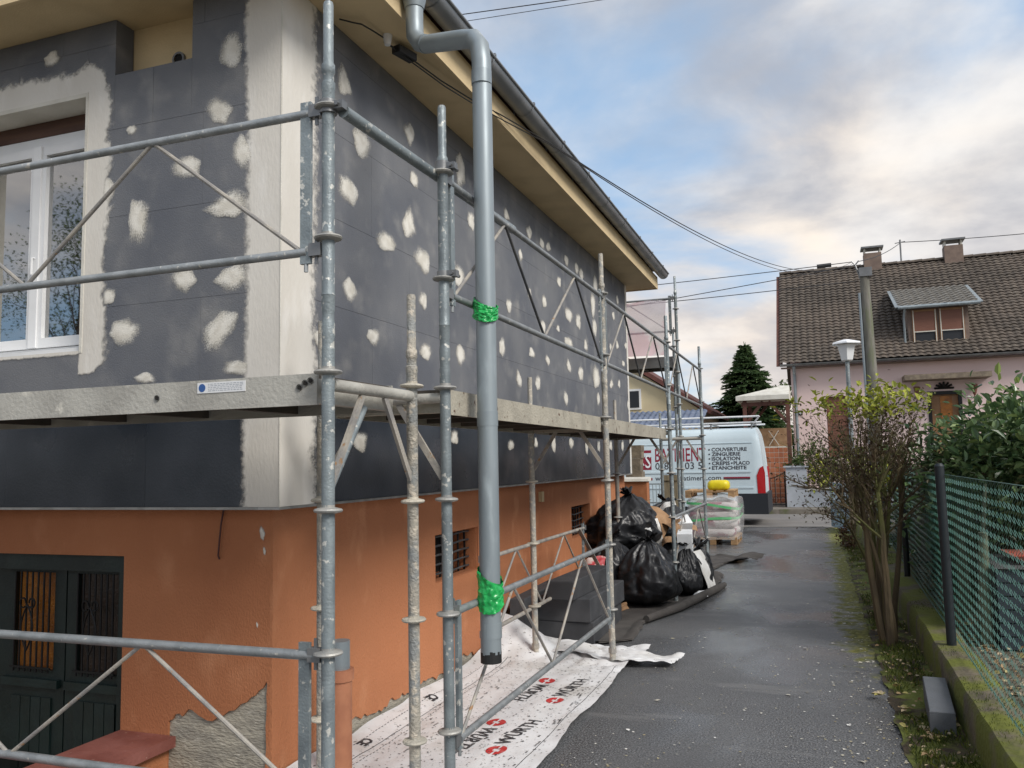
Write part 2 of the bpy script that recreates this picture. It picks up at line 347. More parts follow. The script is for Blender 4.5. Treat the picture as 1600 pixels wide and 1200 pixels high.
# planting strip, with small relief
g = MB(); g.grid(14, 420, lambda u, v: (.385+u*.32+(1-u)*(.035*fbm(1, v*90, 2)-.012), -2+v*21.6, .008+.034*u+.018*fbm(u*2, v*60, 3)+.008*fbm(u*9, v*260, 5)))
struct('planting_strip', g, m_soil, True)
g = MB(); g.grid(60, 120, lambda u, v: (.92+u*9, -2+v*21.6, .17+.02*fbm(u*12, v*30, 9)+.012*fbm(u*60, v*140)))
struct('garden_ground', g, m_gsoil, True)

# ================================================================ house being insulated
XI, YF, XO, YO, ZB, ZS, YE = -2.47, 3.463, -2.60, 3.596, 1.395, 4.117, 11.81
house = thing('insulated_house', 'house with orange basement and dark insulation boards dabbed with white filler', 'house', (-2.6, 3.6, 0))
J = lambda a, b, n: [a+(b-a)*i/n for i in range(n+1)]
r1 = random.Random(3)
# orange side coat with ragged lower edge and two basement openings
jag = [(4.271,.082),(4.409,.131),(4.612,.074),(4.765,.077),(4.867,.112),(5.035,.088),(5.291,.098),(5.582,.075),(5.888,.05),(5.941,.144),(6.311,.083)]
bot = []
def jl(y):
    for (a, za), (b, zb_) in zip(jag, jag[1:]):
        if a <= y <= b: return za+(zb_-za)*(y-a)/(b-a)
    return .085
for i in range(240):
    y = 3.6+i*(YE+.09-3.6)/239; z = jl(y)+r1.uniform(-.02,.018) if y > 4.2 else .02+r1.uniform(0,.01)
    bot.append((y, max(z, .004)))
SW = [(5.51,6.32,.735,1.075),(9.08,9.90,.72,1.075)]
outer = [(3.596,.012)]+bot[1:]+[(YE+.09,1.40),(3.596,1.40)]
hol = [[(a,c),(b,c),(b,d),(a,d)] for a,b,c,d in SW]
part('side_render', MB().prism(outer, hol, lambda u, v, d: (XO-d, u, v), .014), m_orange, house)
part('side_basement_wall', MB().prism([(3.912,-.1),(YE+.09,-.1),(YE+.09,1.40),(3.912,1.40)], hol, lambda u, v, d: (XO-.0145-d, u, v), .3), m_conc, house)
fo = [(-7,-.95),(-4.9,-.95),(-4.9,1.123),(-3.56,1.123),(-3.56,-.05),(-3.25,-.05),(-3.241,.28),(-3.215,.292),(-3.20,.318),(-3.171,.325),(-3.15,.312),(-3.114,.352),(-3.09,.349),(-3.05,.326),(-2.992,.304),(-2.959,.304),(-2.93,.325),(-2.90,.332),(-2.86,.362),(-2.826,.368),(-2.79,.401),(-2.755,.412),(-2.73,.437),(-2.703,.449),(-2.68,.475),(-2.655,.49),(-2.635,.524),(-2.628,.512),(-2.634,.45),(-2.630,.40),(-2.637,.305),(-2.633,.2),(-2.64,.1),(-2.64,0),(-2.6145,0),(-2.6145,1.40),(-7,1.40)]
part('front_render', MB().prism(fo, [], lambda u, v, d: (u, YO+d, v), .014), m_orange, house)
part('front_basement_wall', MB().prism([(-7,-.96),(-4.9,-.96),(-4.9,1.123),(-3.56,1.123),(-3.56,-.96),(-2.6145,-.96),(-2.6145,1.40),(-7,1.40)], [], lambda u, v, d: (u, YO+.0145+d, v), .3), m_conc, house)
part('back_wall', MB().box(-7, XO-.02, YE-.25, YE+.085, -.1, ZS), m_cream, house)
part('far_side_wall', MB().box(-7.25, -7, YO, YE, -.1, ZS), m_cream, house)
WX1, WX0, WZ0, WZ1 = -3.77, -4.83, 2.235, 3.70
part('front_wall', MB().prism([(-7,1.402),(XO-.004,1.402),(XO-.004,ZS),(-7,ZS)], [[(WX0,WZ0),(WX1,WZ0),(WX1,WZ1),(WX0,WZ1)]], lambda u, v, d: (u, YO+.003+d, v), .3), m_cream, house)
part('side_wall', MB().box(-2.9, XO-.004, YO+.304, YE-.252, 1.402, ZS), m_cream, house)
part('ceiling', MB().box(-7, -2.9, YO+.31, YE-.26, ZS-.15, ZS-.05), m_cream, house)
part('floor', MB().box(-7, -2.9, YO+.31, YE-.26, 1.30, 1.40), m_brown, house)

# ---- insulation boards, 1.0 x 0.5 m, running bond, each its own part
courses = [(ZB,1.975)]; z = 1.975
while z < ZS-.02: courses.append((z, min(z+.5, ZS-.002))); z += .5
cache = {}
def board(kind, a, b, c, d, m):
    g_ = .0007; proud = r1.uniform(-.0003,.0003)
    key = (kind, round(b-a,3), round(d-c,3), m.name)
    w_, h_ = b-a-2*g_, d-c-2*g_
    if w_ < .01 or h_ < .01: return
    if key not in cache:
        mb = MB(); t = .128; e = .0004
        if kind == 's': F = lambda u, v, q: (q, u, v); q0, q1 = -t, 0
        else: F = lambda u, v, q: (u, q, v); q0, q1 = t, 0
        s_ = -1 if kind == 's' else 1
        vs = [F(u, v, q0) for u, v in ((0,0),(w_,0),(w_,h_),(0,h_))]+[F(u, v, q1+e*s_) for u, v in ((0,0),(w_,0),(w_,h_),(0,h_))]+[F(u, v, q1) for u, v in ((e,e),(w_-e,e),(w_-e,h_-e),(e,h_-e))]
        fs = [(0,1,2,3)]
        for o in (0, 4): fs += [(o+i, o+(i+1) % 4, o+4+(i+1) % 4, o+4+i) for i in range(4)]
        fs.append((8,9,10,11)); mb.add(vs, fs); cache[key] = mesh('insulation_board', mb, m)
    p = Vector((XI+proud, a+g_, c+g_)) if kind == 's' else Vector((a+g_, YF+proud, c+g_))
    link('insulation_board', cache[key], house, p-wl(house))
def clip(rect, holes):
    out_ = [rect]
    for h in holes:
        nx = []
        for a,b,c,d in out_:
            ha,hb,hc,hd = h
            if ha >= b or hb <= a or hc >= d or hd <= c: nx.append((a,b,c,d)); continue
            if ha > a: nx.append((a,ha,c,d))
            if hb < b: nx.append((hb,b,c,d))
            a2, b2 = max(a,ha), min(b,hb)
            if hc > c: nx.append((a2,b2,c,hc))
            if hd < d: nx.append((a2,b2,hd,d))
        out_ = nx
    return out_
NOT = (-3.571,-3.041,3.79,4.3)
for k, (c, d) in enumerate(courses):
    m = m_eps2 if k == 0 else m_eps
    off = (.42, .92)[k % 2]; ys = [YF]
    y = YF+off
    while y < YE-.15: ys.append(y); y += 1.0
    ys.append(YE)
    for a, b in zip(ys, ys[1:]): board('s', a, b, c, d, m)
    xs = [XO]; x = XO-((.70, .36)[k % 2])
    while x > -6.9: xs.append(x); x -= 1.0
    xs.append(-6.99)
    for b, a in zip(xs, xs[1:]):
        for q in clip((a,b,c,d), [(WX0,WX1,WZ0,WZ1), NOT]): board('f', *q, m)
m_alu = mat('starter_rail', (.42,.42,.41), (.30,.30,.29), s=12, rough=.4, metal=.6)
part('starter_rail', MB().box(XI-.12, XI+.006, YF-.006, YE, ZB-.014, ZB-.001), m_alu, house)
part('starter_rail', MB().box(-6.99, XI-.121, YF-.006, YF+.12, ZB-.014, ZB-.001), m_alu, house)

# ---- filler dabs over the anchors
FR = [(-4.04,3.97,.064,.051,0),(-2.78,3.79,.082,.1,0),(-2.86,3.47,.09,.088,0),(-3.44,3.45,.036,.029,0),(-3.07,3.19,.1,.071,0),(-2.71,3.21,.079,.089,0),(-3.38,2.93,.079,.136,0),(-2.79,2.95,.143,.082,0),(-3.6,3.12,.045,.081,0),(-3.08,2.58,.092,.082,0),(-2.75,2.56,.11,.08,0),(-3.58,2.54,.054,.05,0),(-3.45,2.33,.114,.069,0),(-2.85,2.28,.08,.133,-50),(-2.74,2.09,.086,.046,0),(-3.3,2.07,.086,.034,0)]
SDP = [(4.27,3.53,.116,.096),(4.1,3.19,.123,.1),(4.56,2.99,.146,.074),(4.12,2.59,.093,.075),(3.80,2.26,.054,.055),(4.07,3.83,.086,.11),(4.89,3.81,.087,.09),(4.97,3.52,.069,.068),(4.89,3.19,.096,.133),(5.08,2.98,.154,.099),(5.75,3.83,.114,.145),(4.4,2.36,.088,.058),(4.24,1.73,.103,.074),(5.11,2.36,.102,.062),(5.71,2.39,.086,.083),(5.71,3.01,.125,.09),(5.97,3.51,.094,.079),(5.58,1.78,.081,.066),(6.62,2.57,.079,.095),(7.42,2.61,.097,.061),(7.02,2.32,.088,.099),(7.59,2.35,.101,.075),(7.9,2.6,.086,.058),(7.84,3.19,.086,.073),(6.81,2.97,.084,.064),(7.76,2.92,.105,.097),(6.78,1.74,.099,.055),(7.14,3.49,.074,.061),(7.38,3.17,.077,.062),(6.79,3.79,.084,.066),(7.4,3.77,.098,.083),(7.82,3.77,.086,.067),(8.04,3.79,.09,.068),(5.08,2.7,.08,.071),(5.39,2.76,.067,.066),(8.7,3.79,.104,.074),(8.39,3.5,.098,.071),(9.31,3.78,.118,.078),(9.11,3.78,.09,.077),(8.74,3.2,.185,.08),(9.13,3.19,.142,.098),(8.3,2.98,.071,.048),(8.72,2.88,.183,.064),(9.43,2.93,.09,.085),(8.66,2.61,.102,.085),(9.19,2.59,.142,.089),(8.52,2.26,.099,.09),(9.88,2.62,.196,.16),(9.84,3.51,.13,.163),(9.86,3.23,.13,.146),(9.97,3.79,.134,.149),(11.21,3.79,.103,.074),(10.94,3.52,.099,.072),(11.12,3.17,.101,.081),(11.65,3.21,.088,.057),(11.49,2.94,.107,.055),(10.71,2.59,.112,.077),(11.15,2.62,.101,.072),(9.95,2.33,.099,.087),(10.72,3.07,.075,.07),(11.71,2.37,.07,.102),(8.04,1.77,.089,.09),(8.69,1.77,.101,.062),(9.34,1.77,.087,.104),(9.91,1.77,.097,.078),(10.54,1.78,.109,.082),(11.26,1.78,.081,.088),(7.48,1.76,.058,.061)]
def dab(kind, seed):
    q = random.Random(seed); n = 40; nv_ = q.choice((4,4,5,6)); a0 = q.uniform(0,6.28)
    pa = sorted((a0+2*math.pi*(i+q.uniform(-.28,.28))/nv_) % (2*math.pi) for i in range(nv_)); pp = [(math.cos(a)*q.uniform(.82,1.15), math.sin(a)*q.uniform(.82,1.15)) for a in pa]
    ph = [q.uniform(0,6.28) for _ in range(3)]; fade = q.uniform(0,6.28)
    def rad_(a):                       # radius of a rough trowelled polygon
        dx, dy = math.cos(a), math.sin(a); best = 1.2
        for (x0, y0), (x1, y1) in zip(pp, pp[1:]+pp[:1]):
            ex_, ey_ = x1-x0, y1-y0; den = dx*ey_-dy*ex_
            if abs(den) < 1e-6: continue
            t = (x0*ey_-y0*ex_)/den; u = (x0*dy-y0*dx)/den
            if t > 0 and -.001 <= u <= 1.001: best = min(best, t)
        return (.62*best+.34)*(1+.06*math.sin(3*a+ph[0])+.04*math.sin(7*a+ph[1]))
    rr_ = (0,.2,.4,.6,.78,.9,1.0,1.08,1.3); crisp = (1.3,1.2,1.1,1.0,.92,.78,.55,.0,-.6); soft = (1.3,1.15,.9,.62,.42,.28,.16,.05,-.6)
    vs = []; tn = []; fs = []
    for i, rr in enumerate(rr_):
        for k in range(n):
            a = 2*math.pi*k/n; f = rad_(a); w_ = .5-.5*math.cos(a-fade); w_ = max(0, min(1, (w_-.08)/.55)); w_ = .25+.75*w_; t_ = soft[i]*w_+crisp[i]*(1-w_)
            u, v = rr*f*math.cos(a), rr*f*math.sin(a); h_ = .0012+.0035*max(0, min(1, t_))
            vs.append((h_, u, v) if kind == 's' else (u, -h_, v)); tn.append(t_)
    for i in range(len(rr_)-1):
        for k in range(n): k2 = (k+1) % n; fs.append((i*n+k, i*n+k2, (i+1)*n+k2, (i+1)*n+k))
    mb = MB(); mb.add(vs, fs, tn); return mesh('filler_dab', mb, m_fill, smooth='all', fixn=False)
DS = [dab('s', 50+i) for i in range(24)]; DF = [dab('f', 80+i) for i in range(16)]
for i, (y, z, a, b) in enumerate(SDP):
    o = link('filler_dab', DS[i % 24], house, Vector((XI+.0008, y, z))-wl(house)); o.scale = (1, a*1.12, b*1.12); o.rotation_euler = (r1.uniform(-.15,.15), 0, 0)
for i, (x, z, a, b, ro) in enumerate(FR):
    o = link('filler_dab', DF[i % 16], house, Vector((x, YF-.0008, z))-wl(house)); o.scale = (a*1.15, 1, b*1.15); o.rotation_euler = (0, R(-ro), 0)

for x, z, a, b in ((-2.665,1.26,.022,.05),(-2.65,1.17,.012,.03),(-2.69,.80,.008,.02)):
    o = link('render_chip', DF[2], house, Vector((x, YO-.0005, z))-wl(house)); o.scale = (a, 1, b)
# ---- rendered corner band
def bandgrid(nu, nv, P, T):
    mb = MB(); vs = []; tn = []
    for j in range(nv):
        for i in range(nu): vs.append(P(i/(nu-1), j/(nv-1))); tn.append(T(i/(nu-1), j/(nv-1)))
    mb.add(vs, [(j*nu+i, j*nu+i+1, (j+1)*nu+i+1, (j+1)*nu+i) for j in range(nv-1) for i in range(nu-1)], tn); return mb
ZT = ZS-.001
def t1(u, v):   # front, u=0 at left edge
    d = u*.24-(.038+.02*fbm(v*4, 1, 2)); return max(0, min(1.3, .5+d*15))
def t2(u, v):
    d = (1-u)*.40-(.10+.05*fbm(v*3.5, 5, 2)+.04*fbm(v*13, 2, 8)); return max(0, min(1.3, .5+d*7))
part('corner_basecoat', bandgrid(30, 110, lambda u, v: (XI-.24+u*.2435, YF-.0042, ZB+v*(ZT-ZB)), t1), m_band, house, fixn=False)
part('corner_basecoat', bandgrid(40, 110, lambda u, v: (XI+.0042, YF-.0045+u*.40, ZB+v*(ZT-ZB)), t2), m_band, house, fixn=False)
part('corner_bead', MB().tube([(XI+.0035, YF-.0035, ZB), (XI+.0035, YF-.0035, ZT)], .0042, 6), m_reveal, house)
def t3(u, v): return max(0, min(1.3, (u-.35)*3+.3*fbm(v*6, 3, 1)))
part('corner_basecoat', bandgrid(10, 80, lambda u, v: (XI+.0042, YE-.2+u*.203, ZB+v*(ZT-ZB)), t3), m_band, house, fixn=False)
# ---- window surround
mb = MB(); vs = []; tn = []; nu, nv = 60, 70
P = lambda i, j: (-5.3+i*(1.82/(nu-1)), 2.08+j*(1.93/(nv-1)))
for j in range(nv):
    for i in range(nu):
        x, z = P(i, j); dx = max(0, x-WX1, WX0-x); dz = max(0, z-WZ1, WZ0-z); dd = math.hypot(dx*1.05, dz*1.1)
        vs.append((x, YF-.004, z)); q = .175+.03*fbm(x*6, z*6, 4)+.02*fbm(x*25, z*25, 2); tn.append(max(0, min(1.3, .5+(q-dd)*14))*(1 if z > 2.24 or x > WX1 else 0)*(1 if z > 2.12 else 0))
fs = []
for j in range(nv-1):
    for i in range(nu-1):
        x, z = P(i+.5, j+.5)
        if WX0 < x < WX1+.004 and WZ0 < z < WZ1+.004: continue
        fs.append((j*nu+i, j*nu+i+1, (j+1)*nu+i+1, (j+1)*nu+i))
mb.add(vs, fs, tn); part('window_basecoat', mb, m_band, house, fixn=False)
part('window_reveal', MB().box(WX0-.012, WX1+.012, YF-.007, YF+.165, WZ1-.004, WZ1+.02).box(WX1-.004, WX1+.016, YF-.007, YF+.165, WZ0, WZ1-.005).box(WX0-.016, WX0+.004, YF-.007, YF+.165, WZ0, WZ1-.005), m_reveal, house)
# ---- window: frame, two sashes, panes, curtains
win = part('window', MB().box(WX0+.005, WX1-.005, 3.63, 3.70, WZ1-.16, WZ1-.10).box(WX0+.005, WX1-.005, 3.63, 3.70, WZ0, WZ0+.075).box(WX0+.005, WX0+.055, 3.63, 3.70, WZ0+.076, WZ1-.161).box(WX1-.055, WX1-.005, 3.63, 3.70, WZ0+.076, WZ1-.161), m_white, house)
part('sill', MB().box(WX0+.006, WX1-.006, 3.475, 3.628, WZ0+.002, WZ0+.035), m_white, win)
part('shutter_slot', MB().box(WX0+.006, WX1-.006, 3.625, 3.69, WZ1-.098, WZ1-.006), m_brown, win)
xc = (WX0+WX1)/2
for a, b in ((WX0+.057, xc-.002), (xc+.002, WX1-.057)):
    f_ = .058; za, zb_ = WZ0+.078, WZ1-.163
    s_ = part('sash', MB().box(a, b, 3.612, 3.668, zb_-f_, zb_).box(a, b, 3.612, 3.668, za, za+f_).box(a, a+f_, 3.612, 3.668, za+f_+.0005, zb_-f_-.0005).box(b-f_, b, 3.612, 3.668, za+f_+.0005, zb_-f_-.0005), m_white, win)
    part('pane', MB().box(a+f_, b-f_, 3.638, 3.644, za+f_, zb_-f_), m_glass, s_)
part('astragal', MB().box(xc-.03, xc+.03, 3.600, 3.611, WZ0+.08, WZ1-.165), m_white, win)
part('handle', MB().tube([(xc, 3.60, 2.85), (xc, 3.585, 2.85), (xc, 3.585, 2.75)], .008, 8), m_white, win)
for a, b, fr_ in ((WX0+.02, xc-.13, 9), (xc+.14, xc+.26, 5)):
    part('curtain', MB().grid(60, 12, lambda u, v: (a+(b-a)*u+.02*(1-v)*math.sin(7*v), 3.78+.018*math.sin(u*fr_*6.28)+.006*fbm(u*9, v*3), 2.22+1.35*v)), m_curt, win, True)
# vent hole in the notch, dark board beside it
part('vent_sleeve', MB().tube([(-3.245, YO+.006, 3.88), (-3.245, YO-.012, 3.88)], [.042, .042], 20, False).grid(20, 2, lambda u, v: (-3.245+(.042-.012*v)*math.cos(6.283*u), YO-.012, 3.88+(.042-.012*v)*math.sin(6.283*u)), True), m_gut, house, True)
part('vent_bore_shade', MB().tube([(-3.245, YO+.001, 3.88), (-3.245, YO-.004, 3.88)], .03, 20), m_dark, house)  # dark disc paints the shade inside the vent

# ---- soffit, fascia, gutter, roof
SX = -2.095
part('soffit', MB().box(-7.6, SX, 3.13, 12.2, ZS, ZS+.03), m_cream, house)
part('fascia', MB().box(SX+.001, SX+.024, 3.105, 12.225, ZS-.012, ZS+.17), m_cream, house)
part('fascia', MB().box(-7.6, SX, 3.106, 3.129, ZS-.012, ZS+.17), m_cream, house)
part('fascia', MB().box(-7.6, SX, 12.201, 12.224, ZS-.012, ZS+.17), m_cream, house)
gx, gz, gr = -1.995, ZS+.225, .075
def gut(u, v, r): a = math.pi*(1+v); return (gx+r*math.cos(a), 3.06+u*9.24, gz+r*math.sin(a))
gu = part('gutter', MB().grid(2, 15, lambda u, v: gut(u, v, gr)).grid(2, 15, lambda u, v: gut(u, v, gr-.003)), m_hgut, house, True)
part('bead', MB().tube([(gx+gr+.004, 3.06, gz), (gx+gr+.004, 12.3, gz)], .011, 10), m_hgut, gu, True)
for yy in (3.06, 12.3):
    part('end_cap', MB().add([(gx, yy, gz)]+[(gx+gr*math.cos(math.pi*(1+k/14)), yy, gz+gr*math.sin(math.pi*(1+k/14))) for k in range(15)], [(0,k,k+1) for k in range(1,15)]), m_hgut, gu)
for i in range(11):
    yy = 3.4+i*.84
    part('bracket', MB().grid(2, 15, lambda u, v: (gx+(gr+.004)*math.cos(math.pi*(1+v)), yy+u*.022, gz+(gr+.004)*math.sin(math.pi*(1+v)))).box(gx-gr-.012, gx-gr-.002, yy, yy+.022, gz-.06, gz+.06).box(gx+gr-.004, gx+gr+.016, yy, yy+.022, gz+.005, gz+.022), m_hgut, gu, True)
m_rtile = mat('roof_tile', (.13,.055,.035), (.09,.045,.03), s=6, rough=.85, bump=.4)
part('roof', MB().add([(-9.5,3.02,gz+.06),(gx+.03,3.02,gz+.06),(gx+.03,12.33,gz+.06),(-9.5,12.33,gz+.06),(-7.2,5.6,gz+1.6),(-4.5,5.6,gz+1.6),(-4.5,9.8,gz+1.6),(-7.2,9.8,gz+1.6)], [(0,1,5,4),(1,2,6,5),(2,3,7,6),(3,0,4,7),(4,5,6,7),(0,3,2,1)]), m_rtile, house)
# ---- downpipe, swung out over the scaffold
dp = [Vector((-2.0,4.045,4.27)), Vector((-2.0,4.045,4.07))]
el = [Vector((-1.995,4.04,3.99)), Vector((-1.96,4.03,3.935)), Vector((-1.905,4.005,3.905))]
el2 = [Vector((-1.62,3.85,3.80)), Vector((-1.545,3.805,3.765)), Vector((-1.50,3.775,3.70)), Vector((-1.484,3.757,3.60))]
pipe = part('downpipe', MB().tube(dp+el+el2+[Vector((-1.482,3.752,2.4)), Vector((-1.485,3.75,.66))], .0495, 24), m_zinc, house, True)
part('outlet', MB().tube([(-2.0,4.045,4.285), (-2.0,4.045,4.20), (-2.0,4.045,4.15)], [.075,.066,.054], 20), m_zinc, pipe, True)
for z in (3.52, 1.80, .80):
    part('socket', MB().tube([(-1.4835,3.752,z-.035), (-1.4835,3.752,z+.035)], .0515, 24), m_zinc, pipe, True)
part('elbow_seam', MB().tube([(-1.93,4.016,3.918), (-1.908,4.004,3.906)], .0515, 20), m_zinc, pipe, True)
mb = MB(); q = random.Random(5)
for k in range(24):
    a = 2*math.pi*k/24; a2 = a+2*math.pi/24; h_ = .03+.02*q.random()
    mb.add([(-1.485+.0502*math.cos(x), 3.75+.0502*math.sin(x), zz) for x, zz in ((a,.652),(a2,.652),(a2,.66+h_),(a,.66+h_))], [(0,1,2,3)])
part('tar_edge', mb, m_black, pipe)
part('pipe_bore_shade', MB().tube([(-1.485,3.75,.651), (-1.485,3.75,.655)], .047, 24), m_dark, pipe)  # dark disc paints the shade inside the open pipe end
# ---- soffit cable and box
cb = [(-2.399,3.899),(-2.34,3.93),(-2.292,3.964),(-2.275,4.06),(-2.268,4.181)]
part('cable', MB().tube([(x, y, ZS-.018-.02*math.sin(i*.8)) for i, (x, y) in enumerate(cb)], .0045, 6), m_black, house, True)
part('insulator', MB().tube([(-2.25,4.19,ZS+.002), (-2.25,4.19,ZS-.06)], [.03,.018], 12), m_white, house, True)
part('junction_box', MB().obox((-2.215,4.34,ZS-.05), (.02,.075,0), (.03,-.008,0), (0,0,.022)), m_black, house)
part('cable', MB().tube([(-2.268,4.181,ZS-.04), (-2.215,4.34,ZS-.05), (-2.16,4.75,ZS-.05), (-2.10,5.14,ZS-.03), (-2.06,5.6,ZS+.04), (-1.93,6.6,ZS+.13)], .005, 6), m_black, house, True)
part('cable', MB().tube([(-2.25,4.2,ZS-.05), (-2.20,4.36,ZS-.08), (-2.15,4.78,ZS-.075), (-2.09,5.2,ZS-.05), (-2.05,5.7,ZS+.02), (-1.925,6.6,ZS+.118)], .0045, 6), m_black, house, True)
# hanging wire stub under the boards
part('hanging_wire', MB().tube([(-2.90,YO-.006,1.38), (-2.905,YO-.02,1.30), (-2.915,YO-.018,1.22), (-2.925,YO-.015,1.14), (-2.92,YO-.01,1.12)], .0045, 6), mat('red_brown_wire', (.06,.012,.01), rough=.5), house, True)
# ---- basement windows with iron grilles
for a, b, c, d in SW:
    wn = part('basement_window', MB().box(XO-.30, XO-.255, a-.05, b+.05, c-.05, d+.05), m_dark, house)  # near-black backing slab paints the unlit space behind the grille
    part('reveal', MB().box(XO-.25, XO-.0142, b-.004, b+.01, c, d).box(XO-.25, XO-.0142, a-.01, a+.004, c, d).box(XO-.25, XO-.0142, a+.005, b-.005, d-.004, d+.01), m_orange, wn)
    for k in range(7):
        y = a+(b-a)*(k+.5)/7
        part('grille_bar', MB().tube([(XO-.10, y, c), (XO-.10+.012*math.sin(k), y+.02, (c+d)/2), (XO-.10, y, d)], .009, 6), m_iron, wn)
    for k in range(5):
        z = c+(d-c)*(k+.5)/5
        part('grille_bar', MB().tube([(XO-.085, a, z), (XO-.06, a+.2, z+.012), (XO-.085, (a+b)/2, z-.008), (XO-.06, b-.2, z+.01), (XO-.085, b, z)], .008, 6), m_braced, wn)
    part('window_sill', MB().box(XO-.25, XO-.0145, a+.001, b-.001, c-.02, c+.004), m_orange, wn)
part('socket_box', MB().box(XO, XO+.035, 7.92, 7.99, 1.19, 1.29), m_cream, house)
# ---- basement double door
DY = YO+.12
door = part('basement_door', MB().box(-4.9, -3.56, DY+.03, DY+.06, -.95, 1.123), m_green, house)
part('door_frame', MB().box(-4.899, -3.561, DY-.08, DY+.03, 1.03, 1.122).box(-3.63, -3.561, DY-.08, DY+.03, -.949, 1.029).box(-4.899, -4.83, DY-.08, DY+.03, -.949, 1.029), m_green, door)
for a, b, gm in ((-4.82,-4.085,m_oglass), (-4.075,-3.64,m_oglassd)):
    ga, gb = (-4.48,-4.17) if a < -4.5 else (-4.0,-3.70)
    lf = part('door_leaf', MB().box(a, ga, DY-.012, DY+.028, -.94, 1.02).box(gb, b, DY-.012, DY+.028, -.94, 1.02).box(ga, gb, DY-.012, DY+.028, -.94, .45).box(ga, gb, DY-.012, DY+.028, 1.005, 1.02), m_green, door)
    part('pane', MB().box(ga, gb, DY+.016, DY+.024, .45, 1.005), gm, lf)
    part('rail_moulding', MB().box(ga-.06, gb+.06, DY-.04, DY-.0125, .36, .405), m_green, lf)
    for c in range(4):
        x = ga+(gb-ga)*(c+.0)/4
        part('panel_board', MB().box(x+.003, x+(gb-ga)/4-.003, DY-.022, DY-.0125, -.6, .30), m_green, lf)
    n_ = 7
    for k in range(n_):
        x = ga+(gb-ga)*(k+.5)/n_
        part('grille_bar', MB().tube([(x, DY-.03, .44), (x, DY-.03, 1.01)], .006, 6), m_iron, lf)
    xm = (ga+gb)/2-.03; sc_ = MB()
    for s_ in (-1, 1):
        sc_.tube([(xm+s_*.045*math.sin(t*math.pi), DY-.036, .56+.26*t) for t in J(0,1,10)], .005, 5)
        sc_.tube([(xm+s_*(.012+.022*(1-math.cos(t*5.5))), DY-.036, .83+.028*math.sin(t*5.5)) for t in J(0,1,12)], .005, 5)
    part('grille_scroll', sc_, m_iron, lf)
    part('grille_bar', MB().box(ga, gb, DY-.037, DY-.03, .46, .472), m_iron, lf)
# low parapet beside the stairs
par = thing('stair_parapet', 'low stairwell wall with red brown coping against orange basement wall', 'wall', (-3.37, 3.3, 0))
part('wall', MB().box(-3.52, -3.24, 1.7, YO-.002, -.96, .155), m_orange, par)
part('coping', MB().box(-3.56, -3.19, 1.68, YO-.001, .156, .21), m_cop, par)
# terracotta pipe foot with zinc stub, at the house corner
tp = thing('drain_pipe_foot', 'terracotta drain pipe foot with grey zinc stub behind corner scaffold post', 'pipe', (-2.33, 3.79, 0))
part('socket', MB().tube([(-2.33,3.79,-.02), (-2.33,3.79,.50), (-2.33,3.79,.505), (-2.33,3.79,.56)], [.06,.06,.07,.07], 18), m_terra, tp, True)
part('stub', MB().tube([(-2.33,3.79,.50), (-2.33,3.79,.70)], .05, 18), m_zinc, tp, True)
# ================================================================ scaffolding
ringmesh = mesh('ring', MB().grid(20, 6, lambda u, v: ((lambda r, z: (r*math.cos(6.2832*u), r*math.sin(6.2832*u), z))(*[(.0245,-.012),(.049,-.006),(.053,0),(.049,.006),(.0245,.012),(.0245,.02)][round(v*5)])), True), mat('ring_steel', (.40,.39,.36), (.28,.28,.27), s=14, rough=.5, metal=.3, bump=.3, bs=90), smooth=True)
ringdirt = ringmesh.copy(); ringdirt.materials.clear(); ringdirt.materials.append(mat('plastered_ring', (.50,.46,.38), (.36,.34,.29), s=14, rough=.75, bump=.8, bs=70))
def post(parent, x, y, z0, z1, m=m_galv, tall=True, foot=True, dirty=False, tilt=0):
    q = [(z0,.0242)]
    if tall and z1 > 2.9 and z0 < 1: q += [(2.02,.0242),(2.021,.0225),(2.05,.0225),(2.06,.0246),(2.11,.0246),(2.12,.0222),(2.15,.0222),(2.16,.0246),(2.21,.0246),(2.215,.0265),(2.22,.0242)]
    s = z1-.30; q += [(s-.05,.0242),(s-.045,.0262),(s-.02,.0262),(s-.015,.0215),(s+.015,.0215),(s+.02,.0255),(s+.05,.0255),(s+.06,.0195),(z1-.01,.0195),(z1,.017)]
    p = part('post', MB().tube([(x, y, z) for z, _ in q], [r for _, r in q], 16), m, parent, True)
    k = 0
    while .43+.5*k < z1-.22:
        z = .43+.5*k; k += 1
        if z < z0+.05: continue
        o = link('ring', ringdirt if dirty else ringmesh, p, Vector((x, y, z))-wl(parent)); o.rotation_euler = (rnd.uniform(-.03,.03), rnd.uniform(-.03,.03), rnd.uniform(0,6))
    if foot:
        part('base_plate', MB().box(x-.07, x+.07, y-.07, y+.07, z0+.001, z0+.009).tube([(x, y, z0+.009), (x, y, z0+.12)], .018, 10).tube([(x,y,z0+.10),(x,y,z0+.135)], .032, 8), m_brace, p)
    return p
def frame(parent, a, b, z=1.885, posts=True, drop=.36):
    A, B = Vector((*a, z)), Vector((*b, z)); d = (B-A).normalized()
    part('transom', MB().tube([A+d*.02, B-d*.02], .0235, 14), m_deck, parent, True)
    for P_, s in ((A, 1), (B, -1)):
        part('gusset_brace', MB().bar(P_+d*s*.24-Vector((0,0,.02)), P_+d*s*.02-Vector((0,0,drop)), .028, .014, d.cross(Vector((0,0,1)))), m_brace, parent)
